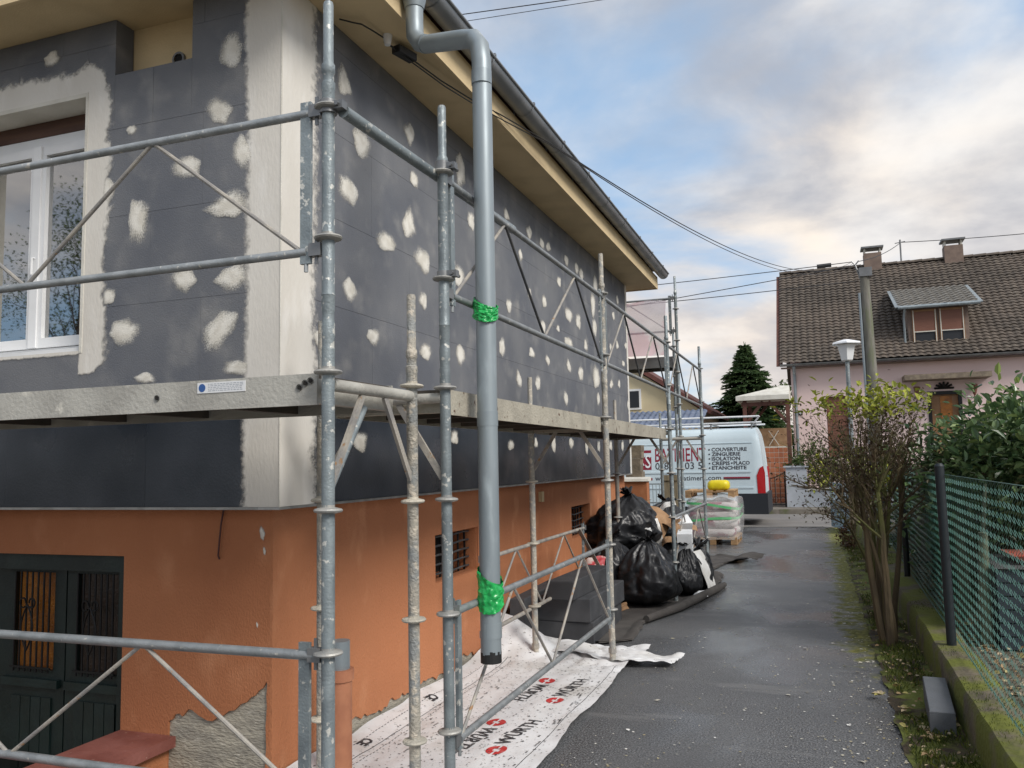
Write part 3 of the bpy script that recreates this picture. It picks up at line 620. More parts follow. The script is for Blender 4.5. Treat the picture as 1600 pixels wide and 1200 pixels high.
def guard(parent, A, B, zt, zb, r=.0165, mr_=None, dk=True, ext=.0):
    A, B = Vector((*A, 0)), Vector((*B, 0)); Ln = (B-A).length; d = (B-A)/Ln; Zv = Vector((0,0,1))
    gd = part('guard_rail', MB().tube([A+d*.02+Zv*zt, B-d*.02+Zv*zt], r, 12).tube([A+d*.08+Zv*zb, B-d*.08+Zv*zb], r, 12), mr_ or m_rail, parent, True)
    for s in (.085, Ln-.085):
        c = A+d*s; part('end_bar', MB().obox(c+Zv*(zt+zb)/2, d*.022, Zv*((zt-zb)/2+.045), d.cross(Zv)*.008), m_galv, gd)
        e_ = A+d*(.04 if s < 1 else Ln-.04)
        for zz in (zt, zb): part('wedge_head', MB().obox(e_+Zv*(zz+.004), d*.026, Zv*.024, d.cross(Zv)*.017).obox(e_+Zv*(zz+.006), d*.006, Zv*.055, d.cross(Zv)*.004), m_gut, gd)
        part('hook_pin', MB().tube([c+Zv*(zb-.02), c+Zv*(zb-.075)], .008, 6), m_rail, gd)
    sg = [.10, .82, 1.50, 2.25, 2.97]; k = Ln/3.07
    for i in range(4):
        lo_ = i % 2 == 0; a = A+d*(sg[i]*k)+Zv*(zb if lo_ else zt); b = A+d*(sg[i+1]*k)+Zv*(zt if lo_ else zb)
        part('zigzag_bar', MB().tube([a, b], .0085, 8), (m_braced if (dk and not lo_) else m_brace), gd, True)
    return gd
def deck(parent, x0, x1, y0, y1, along, m, z0=1.815, z1=1.932):
    d = part('deck', MB().box(x0+.012, x1-.012, y0+.012, y1-.012, z1-.018, z1-.004), m_ply, parent)
    if along == 'y': a, b = (x0, x0+.011, y0, y1), (x1-.011, x1, y0, y1); e1, e2 = (x0+.0115, x1-.0115, y0, y0+.04), (x0+.0115, x1-.0115, y1-.04, y1)
    else: a, b = (x0, x1, y0, y0+.011), (x0, x1, y1-.011, y1); e1, e2 = (x0, x0+.04, y0+.0115, y1-.0115), (x1-.04, x1, y0+.0115, y1-.0115)
    for q in (a, b): part('side_channel', MB().box(*q, z0, z1), m, d)
    for q in (e1, e2): part('end_channel', MB().box(*q, z0+.006, z1-.019), m, d)
    for k in range(1, 6):
        if along == 'y': yy = y0+(y1-y0)*k/6; part('cross_rib', MB().box(x0+.0115, x1-.0115, yy-.02, yy+.02, z0+.01, z1-.019), m_ply, d)
        else: xx = x0+(x1-x0)*k/6; part('cross_rib', MB().box(xx-.02, xx+.02, y0+.0115, y1-.0115, z0+.01, z1-.019), m_ply, d)
    return d
def clamp(parent, c, r=.034, h=.05):
    c = Vector(c); part('coupler', MB().tube([c-Vector((0,0,h/2)), c+Vector((0,0,h/2))], r, 12).box(c.x+.02, c.x+.07, c.y-.018, c.y+.018, c.z-.015, c.z+.015).tube([c+Vector((.05,-.03,.0)), c+Vector((.05,.06,.0))], .009, 6), m_gut, parent, True)

# ---- front bay
fs_ = thing('front_scaffold', 'galvanised scaffold bay with grey deck across the window front of the orange house', 'scaffold', (-1.65, 2.61, 0), 'scaffolding round the house')
post(fs_, -1.653, 2.61, 0, 3.345); post(fs_, -1.642, 3.26, 0, 2.335, m_galvd, dirty=True)
post(fs_, -4.72, 2.61, -.02, 3.345); post(fs_, -4.72, 3.26, -.95, 2.335)
frame(fs_, (-1.653,2.61), (-1.642,3.26)); frame(fs_, (-4.72,2.61), (-4.72,3.26))
guard(fs_, (-1.66,2.605), (-4.72,2.605), 2.917, 2.384, dk=False); guard(fs_, (-1.66,2.605), (-4.72,2.605), .92, .443, .018, dk=False)
dk_ = deck(fs_, -4.69, -1.715, 2.632, 3.222, 'x', m_deck)
for x, z in ((-2.455,1.872),(-1.79,1.882),(-1.765,1.897),(-1.742,1.905)):
    part('bolt_hole', MB().tube([(x, 2.6335, z), (x, 2.627, z)], .0125, 14, False).tube([(x,2.6335,z),(x,2.6315,z)], .0085, 12), m_gut, dk_, True)
    part('bolt_bore_shade', MB().tube([(x, 2.632, z), (x, 2.6285, z)], .0085, 12), m_dark, dk_)  # dark disc on the face paints the shade of a hole
st = part('sticker', MB().box(-2.257, -2.031, 2.6295, 2.6315, 1.881, 1.922), m_white, dk_)
part('sticker_emblem', MB().tube([(-2.234,2.6294,1.902),(-2.234,2.6285,1.902)], .016, 18), mat('blue_print', (.03,.10,.30), rough=.5), st)
mb = MB(); q = random.Random(2)
for k in range(5):
    x = -2.205
    while x < -2.05: w_ = q.uniform(.004,.016); mb.box(x, x+w_, 2.6289, 2.6294, 1.888+k*.0065, 1.8905+k*.0065); x += w_+.004
part('sticker_print', mb, mat('grey_print', (.35,.38,.42), rough=.6), st)
clamp(fs_, (-1.653,2.61,2.93))
part('long_tube', MB().tube([(-1.60,2.63,2.915), (-1.592,3.42,2.925), (-1.585,4.46,2.935)], .0241, 16), m_galv, fs_, True)
part('corner_brace', MB().tube([(-1.66,2.63,1.50), (-1.70,2.95,1.82)], .014, 10), m_galv, fs_, True)

# ---- side run: three bays
ss = thing('side_scaffold', 'long galvanised scaffold run with weathered decks along the filler dabbed side wall', 'scaffold', (-1.55, 3.42, 0), 'scaffolding round the house')
YP = [3.42, 6.49, 9.56, 12.63]
post(ss, -1.555, YP[0], 0, 3.25); post(ss, -2.2, YP[0], 0, 2.285, m_galvd, dirty=True)
post(ss, -1.555, YP[1], 0, 3.26, m_galvd); post(ss, -2.185, YP[1], 0, 2.285, m_galvd, dirty=True)
post(ss, -1.545, YP[2], -.004, 3.24); post(ss, -2.175, YP[2], .62, 2.29, m_brace, foot=False)
post(ss, -1.56, YP[3], 0, 3.265); post(ss, -2.18, YP[3], 0, 2.285)
for y, a in zip(YP, (-2.2,-2.185,-2.175,-2.18)): frame(ss, (-1.552,y), (a,y))
for i in range(3): guard(ss, (-1.552,YP[i]), (-1.552,YP[i+1]), 2.905, 2.365)
guard(ss, (-1.545,YP[0]), (-1.552,YP[1]), .93, .375, .0175, dk=False); guard(ss, (-1.552,YP[2]), (-1.555,YP[3]), .925, .40, .0165, dk=False)
guard(ss, (-2.21,5.4), (-2.21,8.2), .92, .41, .0155, m_brace, dk=False)
part('leaning_bar', MB().bar((-2.20,7.92,.93), (-2.19,8.72,.44), .04, .01), m_brace, ss)
deck(ss, -2.15, -1.585, YP[0]+.04, YP[1]-.035, 'y', m_deckr); deck(ss, -2.15, -1.585, YP[1]+.035, YP[2]-.035, 'y', m_deckr)
clamp(ss, (-1.556,3.42,2.955)); clamp(ss, (-1.556,3.42,2.45), .03, .03)

# ---- rear bay behind the house
bs_ = thing('rear_scaffold', 'tall scaffold bay beyond the far house corner carrying a pinkish banner', 'scaffold', (-1.94, 13.0, 0), 'scaffolding round the house')
post(bs_, -1.935, 13.0, 0, 4.45); post(bs_, -2.09, 13.65, 0, 3.70); post(bs_, -5.0, 13.0, 0, 4.45); post(bs_, -5.0, 13.65, 0, 3.7)
frame(bs_, (-1.935,13.0), (-2.09,13.65), 1.885); frame(bs_, (-1.935,13.0), (-2.09,13.65), 3.10)
guard(bs_, (-1.94,12.99), (-5.0,12.99), 4.10, 3.58, dk=True)
deck(bs_, -4.97, -2.02, 13.04, 13.62, 'x', m_gut, 3.02, 3.19)
part('brace_tube', MB().tube([(-1.95,13.02,3.05), (-2.02,13.35,2.3)], .02, 10).tube([(-1.95,13.02,1.9), (-1.57,12.66,1.9)], .022, 10), m_galv, bs_, True)
m_ban = mat('banner_mesh', (.50,.44,.50), (.56,.52,.55), s=1.5, lo=.4, hi=.6, col3=(.55,.34,.40), s3=2.2, lo3=.5, hi3=.6, rough=.8, alpha=.72)
bn_ = one('banner', MB().grid(40, 16, lambda u, v: (-4.8+u*2.72-.06*(1-v)*(u > .9), 12.96+.03*math.sin(u*14)*(1-v)+.015*fbm(u*6, v*3), 3.21+.87*v+.012*math.sin(u*30)*(v > .9))), m_ban, 'faded pinkish mesh banner hung inside the rails of the rear scaffold', 'banner', (-3.4, 12.96, 3.21), True)

# ---- green plastic ties holding the downpipe to the rails
m_gp = mat('green_plastic', (.022,.42,.10), (.015,.31,.075), s=14, rough=.22, bump=.5, bs=40)
def tie(zc_, h, seed, lab):
    q = random.Random(seed)
    def f(u, v):
        a = 2*math.pi*u; k = v-.5
        r = .058+.008*noise.noise(Vector((math.cos(a)*3, math.sin(a)*3, v*7+seed)))+.007*abs(noise.noise(Vector((math.cos(a)*4, math.sin(a)*4, v*14+seed+a*.8))))
        sl = .03*math.cos(a-2.4)
        return (-1.4835+r*math.cos(a), 3.751+r*math.sin(a), zc_+h*k*(1-.25*math.sin(a+1))+sl)
    mb = MB().grid(80, 26, f, True)
    one('plastic_tie', mb, m_gp, lab, 'plastic wrap', (-1.4835, 3.751, zc_-h/2), True, 'green plastic ties')
tie(2.335, .08, 1, 'green plastic wrap tying the downpipe to the upper scaffold rail')
tie(.985, .145, 4, 'crumpled green plastic wrap tying the downpipe foot to the lower scaffold rail')

# ================================================================ membrane on the ground
m_mem = mat('white_membrane', (.72,.73,.745), (.53,.52,.50), s=2.6, lo=.42, hi=.8, col3=(.22,.21,.19), s3=38, lo3=.61, hi3=.72, rough=.6, bump=.25, bs=25, detail=8)
m_ink = mat('black_print', (.035,.035,.04), (.12,.12,.12), s=25, lo=.5, hi=.7, rough=.7); m_red = mat('red_print', (.50,.03,.03), (.55,.14,.13), s=25, lo=.5, hi=.75, rough=.7)
def mz(x, y):
    z = .016+.010*abs(fbm(x*2.2, y*1.3, 1))+.014*max(0, noise.noise(Vector((x*4.5+y*1.2, y*1.1, 5))))+.005*noise.noise(Vector((x*11, y*7, 2)))
    z += max(0, -2.40-x)*(.22+.2*noise.noise(Vector((3, y*2, 1))))
    if y > 6.0: z += .05*max(0, min(1,(y-6.0)/.5))*abs(noise.noise(Vector((x*6, y*5, 8))))
    pk = math.exp(-((y-6.72)/.28)**2)*max(0, min(1, (-2.02-x)/.45)); z += .26*pk
    if x > -1.55: z += (x+1.55)*.12*(.5+noise.noise(Vector((1, y*3, 3))))
    return max(z, .006)
mem = thing('membrane_sheet', 'white printed roofing membrane spread on the ground under the scaffold', 'sheet', (-2.0, 5.0, 0))
def mf(u, v):
    y = 2.7+v*4.35; xr = -1.432-.02*fbm(1, y*1.7, 4)+(.10*max(0, y-6.35)); xl = -2.592+(max(0, y-6.75))*.5
    x = xl+u*(xr-xl); return (x, y, mz(x, y))
part('sheet', MB().grid(70, 220, mf), m_mem, mem, True)
# tail of the sheet lying over the drive
def tf(u, v):
    a = Vector((-2.15,6.72,0)).lerp(Vector((-1.07,6.62,0)), u); wv = .17*(1-.15*u); n_ = Vector((.25,.97,0))
    p = a+n_*((v-.5)*2*wv)+Vector((.0,.06*math.sin(u*7),0)); zz = .02+.075*abs(math.sin(u*6.0+v*1.2))*(.35+.65*abs(v-.3))*(1-.55*u)+.03*abs(noise.noise(Vector((u*9, v*5, 2))))
    return (p.x, p.y, max(.012, zz+.012))
part('tail', MB().grid(60, 22, tf), m_mem, mem, True)
def put_text(s, size, x, y, dirv, bold=.003, mt=None, nm='lettering'):
    v, f, w_ = text2d(s, size, bold); d = Vector((*dirv, 0)).normalized(); n_ = Vector((-d.y, d.x, 0)); P_ = [Vector((x, y, 0))+d*a+n_*b for a, b in v]
    part(nm, MB().add([(p.x, p.y, mz(p.x, p.y)+.0025) for p in P_], f), mt or m_ink, mem); return w_
def logo(x, y, dirv, s=.06):
    d = Vector((*dirv, 0)).normalized(); n_ = Vector((-d.y, d.x, 0)); c = Vector((x, y, 0)); mb = MB()
    for sg in (1, -1):
        pl = [(.30,.08)]+[(math.cos(a)*1.0, math.sin(a)*.95) for a in J(.05*math.pi, .97*math.pi, 14)]+[(-.20,.08),(-.20,.36),(.30,.36)]
        tri = geometry.tessellate_polygon([[Vector((p[0], p[1], 0)) for p in pl]])
        P_ = [c+d*(p[0]*s*sg*1.15)+n_*(p[1]*s*sg) for p in pl]
        mb.add([(p.x, p.y, mz(p.x, p.y)+.0025) for p in P_], [tuple(t) for t in tri])
    part('emblem', mb, m_red, mem)
dA, dB = (.13,1), (-.10,-1)
for y0, f in ((4.41,1),(5.41,1)):
    logo(-1.725+(y0-4.41)*.03, y0, dA); put_text('WÜRTH', .125, -1.695+(y0-4.41)*.03, y0+.09, dA)
for y0 in (4.85, 5.87):
    logo(-1.895, y0, dB); put_text('WÜRTH', .12, -1.93, y0-.09, dB)
for y0 in (4.34, 5.22): put_text('CE', .085, -2.50, y0, (-.02,-1), .004)
for x0, dash in ((-2.505,1),(-2.405,0),(-2.36,1),(-1.53,0)):
    mb = MB(); y = 3.3
    while y < 6.3:
        st_ = .035 if dash else .05; x = x0+.105*(y-4.3)*.15
        mb.add([(x+a, y+b, mz(x+a, y+b)+.0022) for a, b in ((0,0),(.0045,0),(.0045,st_*(.6 if dash else 1)),(0,st_*(.6 if dash else 1)))], [(0,1,2,3)]); y += st_
    part('printed_line', mb, m_ink, mem)
q = random.Random(11); mb = MB()
for k in range(46):
    y = q.uniform(4.0, 6.2); x = -1.56+q.uniform(-.03,.03)+(0 if k % 3 else -.65)
    for j in range(q.randint(1, 4)):
        yy = y+j*.018; mb.add([(x+a, yy+b, mz(x+a, yy+b)+.0023) for a, b in ((0,0),(.012,0),(.012,.007),(0,.007))], [(0,1,2,3)])
o = part('small_print', mb, m_ink, mem); o['kind'] = 'stuff'
mb = MB()
for k in range(1500):
    x, y = q.uniform(-2.45,-1.46), q.uniform(3.2, 6.5); s_ = q.uniform(.002,.007)*(1.6 if q.random() < .08 else 1); a = q.uniform(0,6.28)
    mb.add([(x+s_*math.cos(a+t)*(1+.8*(i % 2)), y+s_*math.sin(a+t), mz(x, y)+.004) for i, t in enumerate((0,2.0,4.1))], [(0,1,2)])
o = part('crumbs', mb, m_epsblk, mem); o['kind'] = 'stuff'

# ================================================================ building waste beside the wall
def bevbox(mb, c, sx, sy, sz, rz=0, e=.006, tilt=0):
    Mx = Matrix.Translation(Vector(c)) @ Matrix.Rotation(rz, 4, 'Z') @ Matrix.Rotation(tilt, 4, 'X'); vs = []; fs = []
    L_ = [(-1,e),(-1+0,0)]
    xs, ys, zs = sx/2, sy/2, sz/2; rings = [(zs, e), (zs-e, 0), (-zs+e, 0), (-zs, e)]
    for z, i_ in rings:
        for a, b in ((-1,-1),(1,-1),(1,1),(-1,1)):
            vs.append(Mx @ Vector((a*(xs-i_), b*(ys-i_), z)))
    for r_ in range(3): fs += [(r_*4+k, r_*4+(k+1) % 4, r_*4+4+(k+1) % 4, r_*4+4+k) for k in range(4)]
    fs += [(0,1,2,3),(15,14,13,12)]; return mb.add(vs, fs)
def block(x, y, z, sx, sy, sz, rz, lab):
    one('foam_block', bevbox(MB(), (x, y, z+sz/2), sx, sy, sz, rz), m_epsblk, lab, 'foam block', (x, y, z), False, 'dark foam blocks stacked by the wall')
block(-2.14, 7.72, .008, .52, 1.22, .19, .02, 'dark grey foam block at the bottom of the stack beside the orange wall')
block(-2.12, 7.70, .199, .50, 1.20, .20, -.03, 'dark grey foam block in the middle of the stack beside the orange wall')
block(-2.09, 7.56, .40, .24, 1.15, .16, -.05, 'narrow dark grey foam block topping the stack beside the orange wall')
block(-2.46, 7.4, .008, .13, 1.2, .42, .02, 'dark grey foam board standing on edge between stack and orange wall')
m_wood = mat('yellow_timber', (.42,.25,.09), (.34,.19,.065), s=8, rough=.7, stretch=(6,.6,6), bump=.3, bs=60)
one('timber_batten', MB().obox((-2.50,8.7,.335), (0,1.25,.09), (.028,0,0), (0,-.002,.04)), m_wood, 'yellow timber batten leaning along the orange wall behind the foam blocks', 'timber', (-2.5, 8.7, .25))
m_bag = mat('black_bag', (.012,.013,.015), (.020,.021,.024), s=3, rough=.34, rough2=.52, bump=.8, bs=16, spec=.45)
def bag(cx, cy, z0, rx, ry, h, seed, lab, knot=(0,0), m=None, grp='black rubbish bags by the wall', flat=.55, lean=(0,0)):
    sd = seed*3.7
    def f(u, v):
        a = 2*math.pi*u
        pr_ = math.sin(min(1, v/.24)*math.pi/2)**.55*(1-.93*max(0, (v-.24)/.76)**2.3)
        zt_ = v**1.15*.55+.45*v
        lump = 1+.34*noise.noise(Vector((math.cos(a)*1.2+sd, math.sin(a)*1.2, v*2.0)))
        rid = noise.noise(Vector((math.cos(a)*4.5+sd, math.sin(a)*4.5, v*1.6)))
        cr = 1-abs(noise.noise(Vector((math.cos(a)*3+v*2, math.sin(a)*3+sd, v*5))))*2
        c2 = 1-abs(noise.noise(Vector((math.cos(a)*2.2+sd*2, math.sin(a)*2.2+v*3, v*3.3+sd))))*2.4; c3 = 1-abs(noise.noise(Vector((math.cos(a)*7, math.sin(a)*7+sd, v*10))))*2
        r = pr_*lump+(.05+.07*v)*rid*(v > .04)+(.045*cr+.05*c2+.022*c3)*(v > .06)*(v < .93)
        x, y = math.cos(a), math.sin(a); k = (abs(x)**3+abs(y)**3)**(-1/3)*.5+.5
        zz = z0+h*(zt_+.035*cr*math.sin(v*3.1)) if v > .03 else z0+.004
        return (cx+rx*r*k*x+knot[0]*v**2+lean[0]*v, cy+ry*r*k*y+knot[1]*v**2+lean[1]*v, max(zz, z0+.002))
    mb = MB().grid(120, 70, f, True)
    kx, ky = cx+knot[0]+lean[0], cy+knot[1]+lean[1]
    q = random.Random(seed)
    for j in range(5):  # ruffled neck
        a0 = q.uniform(0,6.28); mb.grid(8, 5, lambda u, v: (kx+(.02+.10*v)*math.cos(a0+u*1.2)+.01*math.sin(u*20), ky+(.02+.10*v)*math.sin(a0+u*1.2), z0+h*.985+.09*v*(.6+.4*math.cos(j))+.015*math.sin(u*13)))
    return one('rubbish_bag', mb, m or m_bag, lab, 'rubbish bag', (cx, cy, z0), 'all', grp)
bag(-1.80, 9.22, .02, .315, .33, .70, 1, 'big full black rubbish bag on the ground in front of the waste heap', (.02,-.02))
bag(-2.24, 9.35, .02, .30, .34, .70, 2, 'black rubbish bag squeezed between orange wall and the biggest bag', (0,0))
bag(-2.22, 10.05, .52, .40, .50, .66, 3, 'black rubbish bag heaped on top of the others against the orange wall', (.1,-.05))
bag(-2.15, 10.2, .02, .48, .50, .62, 5, 'black rubbish bag underneath the heap against the orange wall', (0,0))
bag(-1.48, 10.0, .02, .17, .24, .56, 7, 'slim black rubbish bag beside the scaffold post, next to white foam', (.0,0))
bag(-1.36, 10.35, .02, .15, .20, .52, 8, 'small black rubbish bag at the edge of the heap, beside white film', (-.02,0))
bag(-1.98, 11.1, .52, .28, .36, .52, 9, 'crumpled black rubbish bag lying on top at the far end of the heap', (.1,.1))
bag(-1.98, 11.2, .02, .40, .45, .55, 10, 'black rubbish bag at the bottom of the far end of the heap', (0,0))
m_card = mat('cardboard', (.36,.22,.12), (.29,.17,.09), s=7, rough=.85, bump=.2); m_foam = mat('white_foam', (.78,.80,.82), (.70,.72,.74), s=9, rough=.8, bump=.3, bs=120); m_film = mat('white_film', (.75,.75,.74), (.62,.61,.58), s=6, rough=.35, bump=.4)
def flap(name, lab, cat, c, n1, n2, curl, m, seed, grp=None, th=.004):
    c, n1, n2 = Vector(c), Vector(n1), Vector(n2); nn = n1.cross(n2).normalized(); mb = MB()
    F = lambda u, v, k: c+n1*(u-.5)+n2*(v-.5)+nn*(curl*math.sin(u*3.1)+curl*.6*noise.noise(Vector((u*3, v*3, seed)))+k)
    mb.grid(14, 14, lambda u, v: F(u, v, 0)).grid(14, 14, lambda u, v: F(u, v, th))
    return one(name, mb, m, lab, cat, (c.x, c.y, c.z-.1), True, grp)
flap('cardboard_sheet', 'bent brown cardboard sheet curling out of the waste heap', 'cardboard', (-1.86,10.2,.83), (.26,.06,-.22), (.05,.40,.16), .07, m_card, 1)
flap('cardboard_sheet', 'torn cardboard flap sticking up between black bags', 'cardboard', (-2.0,10.25,1.0), (.12,-.04,.14), (.03,.25,.05), .05, m_card, 2)
flap('cardboard_sheet', 'cardboard tube-like roll lying on the waste heap', 'cardboard', (-1.72,10.35,.72), (.20,.0,-.14), (.05,.42,.02), .10, m_card, 3)
flap('paper_sack', 'pale torn paper sack hanging over the heap beside cardboard', 'sack', (-1.86,9.98,.70), (.05,.03,-.34), (.16,.10,.04), .05, m_film, 4)
one('foam_offcut', bevbox(MB(), (-1.50,10.1,.55), .17, .30, .36, .1, .005, .1), m_foam, 'white foam offcut standing upright among the bags by the scaffold post', 'foam', (-1.5, 10.1, .35))
one('foam_offcut', bevbox(MB(), (-1.62,10.6,.80), .24, .20, .10, .5, .005, .5), m_foam, 'small white foam offcut lying on the heap near cardboard', 'foam', (-1.62, 10.6, .75))
flap('plastic_film', 'white plastic film trailing down the edge of the waste heap to the ground', 'film', (-1.30,10.15,.25), (.16,.0,-.50), (.06,.26,.0), .04, m_film, 6)
flap('red_sack', 'crumpled red and white sack beside the foam blocks at the wall', 'sack', (-2.28,8.72,.42), (.22,.1,.05), (.0,.24,.20), .06, mat('red_sack', (.40,.04,.05), (.55,.45,.42), s=7, lo=.45, hi=.55, rough=.5), 9)
for i, (x, y, z, a, b, mt, lab) in enumerate(((-1.92,9.75,.78,.16,.12,m_film,'small crumpled white wrapper lying on the upper black bag'),(-1.68,9.9,.62,.13,.18,m_card,'small torn cardboard strip wedged between two black bags'),(-1.78,10.55,.98,.22,.16,m_film,'pale plastic offcut on top of the cardboard in the waste heap'),(-1.58,10.85,.70,.26,.20,m_card,'square cardboard piece at the far end of the waste heap'),(-1.30,9.75,.03,.14,.10,m_foam,'white foam chip lying on the felt beside the slim bag'),(-1.95,8.55,.05,.16,.10,m_card,'brown cardboard scrap lying on the felt near the foam blocks'))):
    flap('packaging_scrap', lab, 'scrap', (x, y, z), (a,.05*(-1)**i,.06*(i % 3)), (-.04,b,.05), .03, mt, 30+i)
m_geo = mat('geotextile', (.085,.078,.072), (.055,.050,.047), s=4, rough=.95, bump=.6, bs=120, detail=8)
edge = [(7.15,-1.80),(7.4,-1.55),(8.2,-1.60),(8.96,-1.40),(10.3,-1.18),(11.7,-1.20),(12.1,-1.42),(13.0,-1.30),(13.6,-1.00),(14.1,-1.5)]
def ex(y):
    for (a, xa), (b, xb) in zip(edge, edge[1:]):
        if a <= y <= b: return xa+(xb-xa)*(y-a)/(b-a)
    return -1.5
def gf(u, v):
    y = 7.16+v*6.9; xr = ex(y)+.03*fbm(1, y*4, 3); x = -2.58+u*(xr+2.58); e = max(0, (u-.86)/.14)
    z = .006+.012*abs(fbm(x*3, y*2, 7))+.05*math.sin(e*math.pi*.9)*(.55+.6*noise.noise(Vector((y*1.7, 1, 4))))+.02*max(0, noise.noise(Vector((x*5+y*3, y*3, 2))))
    return (x-.03*(e > .8), y, max(.005, z))
one('geotextile_sheet', MB().grid(60, 200, gf), m_geo, 'dark brown felt sheet with curled edge under the rubbish bags', 'felt sheet', (-1.9, 10, 0), True)
one('geotextile_roll', MB().tube([(-1.62,8.20,.045),(-1.40,8.95,.05),(-1.17,10.25,.05),(-1.13,10.7,.035)], [.035,.045,.045,.03], 12), m_geo, 'rolled edge of dark felt lying along the driveway beside the bags', 'felt roll', (-1.4, 9.2, 0), True)
flap('felt_scrap', 'scrap of dark felt lying flapped open on the asphalt beyond the bags', 'felt sheet', (-1.05,13.3,.06), (.42,.1,.02), (.1,.5,.03), .05, m_geo, 12)
# ================================================================ pallet with wrapped sacks
m_pal = mat('pallet_wood', (.38,.24,.12), (.28,.17,.085), s=9, rough=.8, objvar=.25, bump=.3, stretch=(1,4,4))
def pallet(name, lab, c, L_=.86, W_=1.1, rz=0):
    t = thing(name, lab, 'pallet', c, 'wooden pallets'); x0, y0, z0 = c[0]-L_/2, c[1]-W_/2, c[2]
    for i in range(3):
        for j in range(3): part('pallet_block', MB().box(x0+i*(L_-.11)/2, x0+i*(L_-.11)/2+.11, y0+j*(W_-.14)/2, y0+j*(W_-.14)/2+.14, z0+.02, z0+.10), m_pal, t)
        part('bottom_board', MB().box(x0+i*(L_-.11)/2+.001, x0+i*(L_-.11)/2+.109, y0, y0+W_, z0+.001, z0+.019), m_pal, t)
    for j in range(3): part('stringer', MB().box(x0, x0+L_, y0+j*(W_-.12)/2, y0+j*(W_-.12)/2+.12, z0+.101, z0+.12), m_pal, t)
    for i in range(5): part('top_board', MB().box(x0+i*(L_-.13)/4, x0+i*(L_-.13)/4+.13, y0+.002, y0+W_-.002, z0+.121, z0+.141), m_pal, t)
    return t
pallet('pallet', 'wooden pallet under the white wrapped sacks near the road', (-1.84, 16.35, .002))
m_sack = mat('mortar_sack', (.62,.58,.57), (.52,.48,.47), s=5, col3=(.30,.10,.14), s3=2.2, lo3=.56, hi3=.60, rough=.6, bump=.3, stretch=(1,1,2.5), objvar=.08)
def sack(cx, cy, z0, sx, sy, h, seed, rz=0):
    def f(u, v):
        a = 2*math.pi*u; b = (v-.5)*math.pi; cx_ = abs(math.cos(a))**.45*math.copysign(1, math.cos(a)); sy_ = abs(math.sin(a))**.45*math.copysign(1, math.sin(a)); cb_ = max(0, math.cos(b))**.4
        n_ = 1+.05*noise.noise(Vector((cx_*2+seed, sy_*2, v*3)))+.05*noise.noise(Vector((cx_*5+seed, sy_*5, v*7)))
        return (cx+sx/2*cx_*cb_*n_, cy+sy/2*sy_*cb_*n_, z0+h/2+h/2*abs(math.sin(b))**.7*math.copysign(1, math.sin(b))*n_)
    return MB().grid(28, 10, f, True)
for k in range(4):
    for i in range(2):
        y = 16.07+i*.54; one('mortar_sack', sack(-1.84+rnd.uniform(-.02,.02), y, .142+k*.155, .84, .53, .165, k*7+i), m_sack, 'white and red mortar sack in the %s layer on the pallet, %s half' % (('bottom','second','third','top')[k], ('house side','road side')[i]), 'sack', (-1.84, y, .142+k*.155), 'all', 'mortar sacks stacked on the pallet')
m_wrap = mat('stretch_film', (.80,.80,.80), (.70,.70,.70), s=5, rough=.12, bump=.9, bs=9, alpha=.32)
def wf(u, v):
    a = 2*math.pi*u; c, s_ = math.cos(a), math.sin(a); k = (abs(c)**6+abs(s_)**6)**(-1/6); bul = 1.03+.03*noise.noise(Vector((c*3, s_*3, v*4)))+(.10 if c > .6 else 0)*max(0, math.sin(v*3.1))
    t = 1 if v < .82 else 1-(v-.82)/.18*.9
    return (-1.84+.45*k*c*bul*t, 16.35+.57*k*s_*bul*t, .10+.74*min(1, v/.82)+.10*max(0, v-.82)/.18+.02*noise.noise(Vector((c*5, s_*5, v*5))))
one('stretch_film', MB().grid(64, 24, wf, True), m_wrap, 'clear stretch film wrapped loosely round the mortar sacks', 'film', (-1.84, 16.35, .1), 'all')
m_gst = mat('green_strap', (.10,.48,.18), (.18,.55,.26), s=8, rough=.4)
for z, dz in ((.72,.10), (.47,-.06)):
    one('green_strap', MB().grid(64, 3, lambda u, v: ((lambda c, s_, k: (-1.84+.475*k*c*1.02, 16.35+.60*k*s_*1.02, z+dz*c*-.7+.045*(v-.5)+.012*math.sin(u*19)))(math.cos(6.2832*u), math.sin(6.2832*u), (abs(math.cos(6.2832*u))**6+abs(math.sin(6.2832*u))**6)**(-1/6))), True), m_gst, 'upper green tape band round the wrapped sacks' if z > .6 else 'lower green tape band round the wrapped sacks', 'tape', (-1.84, 16.35, z), True)
pallet('pallet', 'wooden pallet lying on top of the wrapped sacks', (-1.90, 16.5, .845), .9, .9)
one('yellow_sack', sack(-1.74, 16.25, .975, .40, .34, .20, 3), mat('yellow_plastic', (.72,.60,.01), (.62,.48,.01), s=8, rough=.4, bump=.3), 'bright yellow sack lying on the top pallet', 'sack', (-1.78, 16.25, .988), 'all')
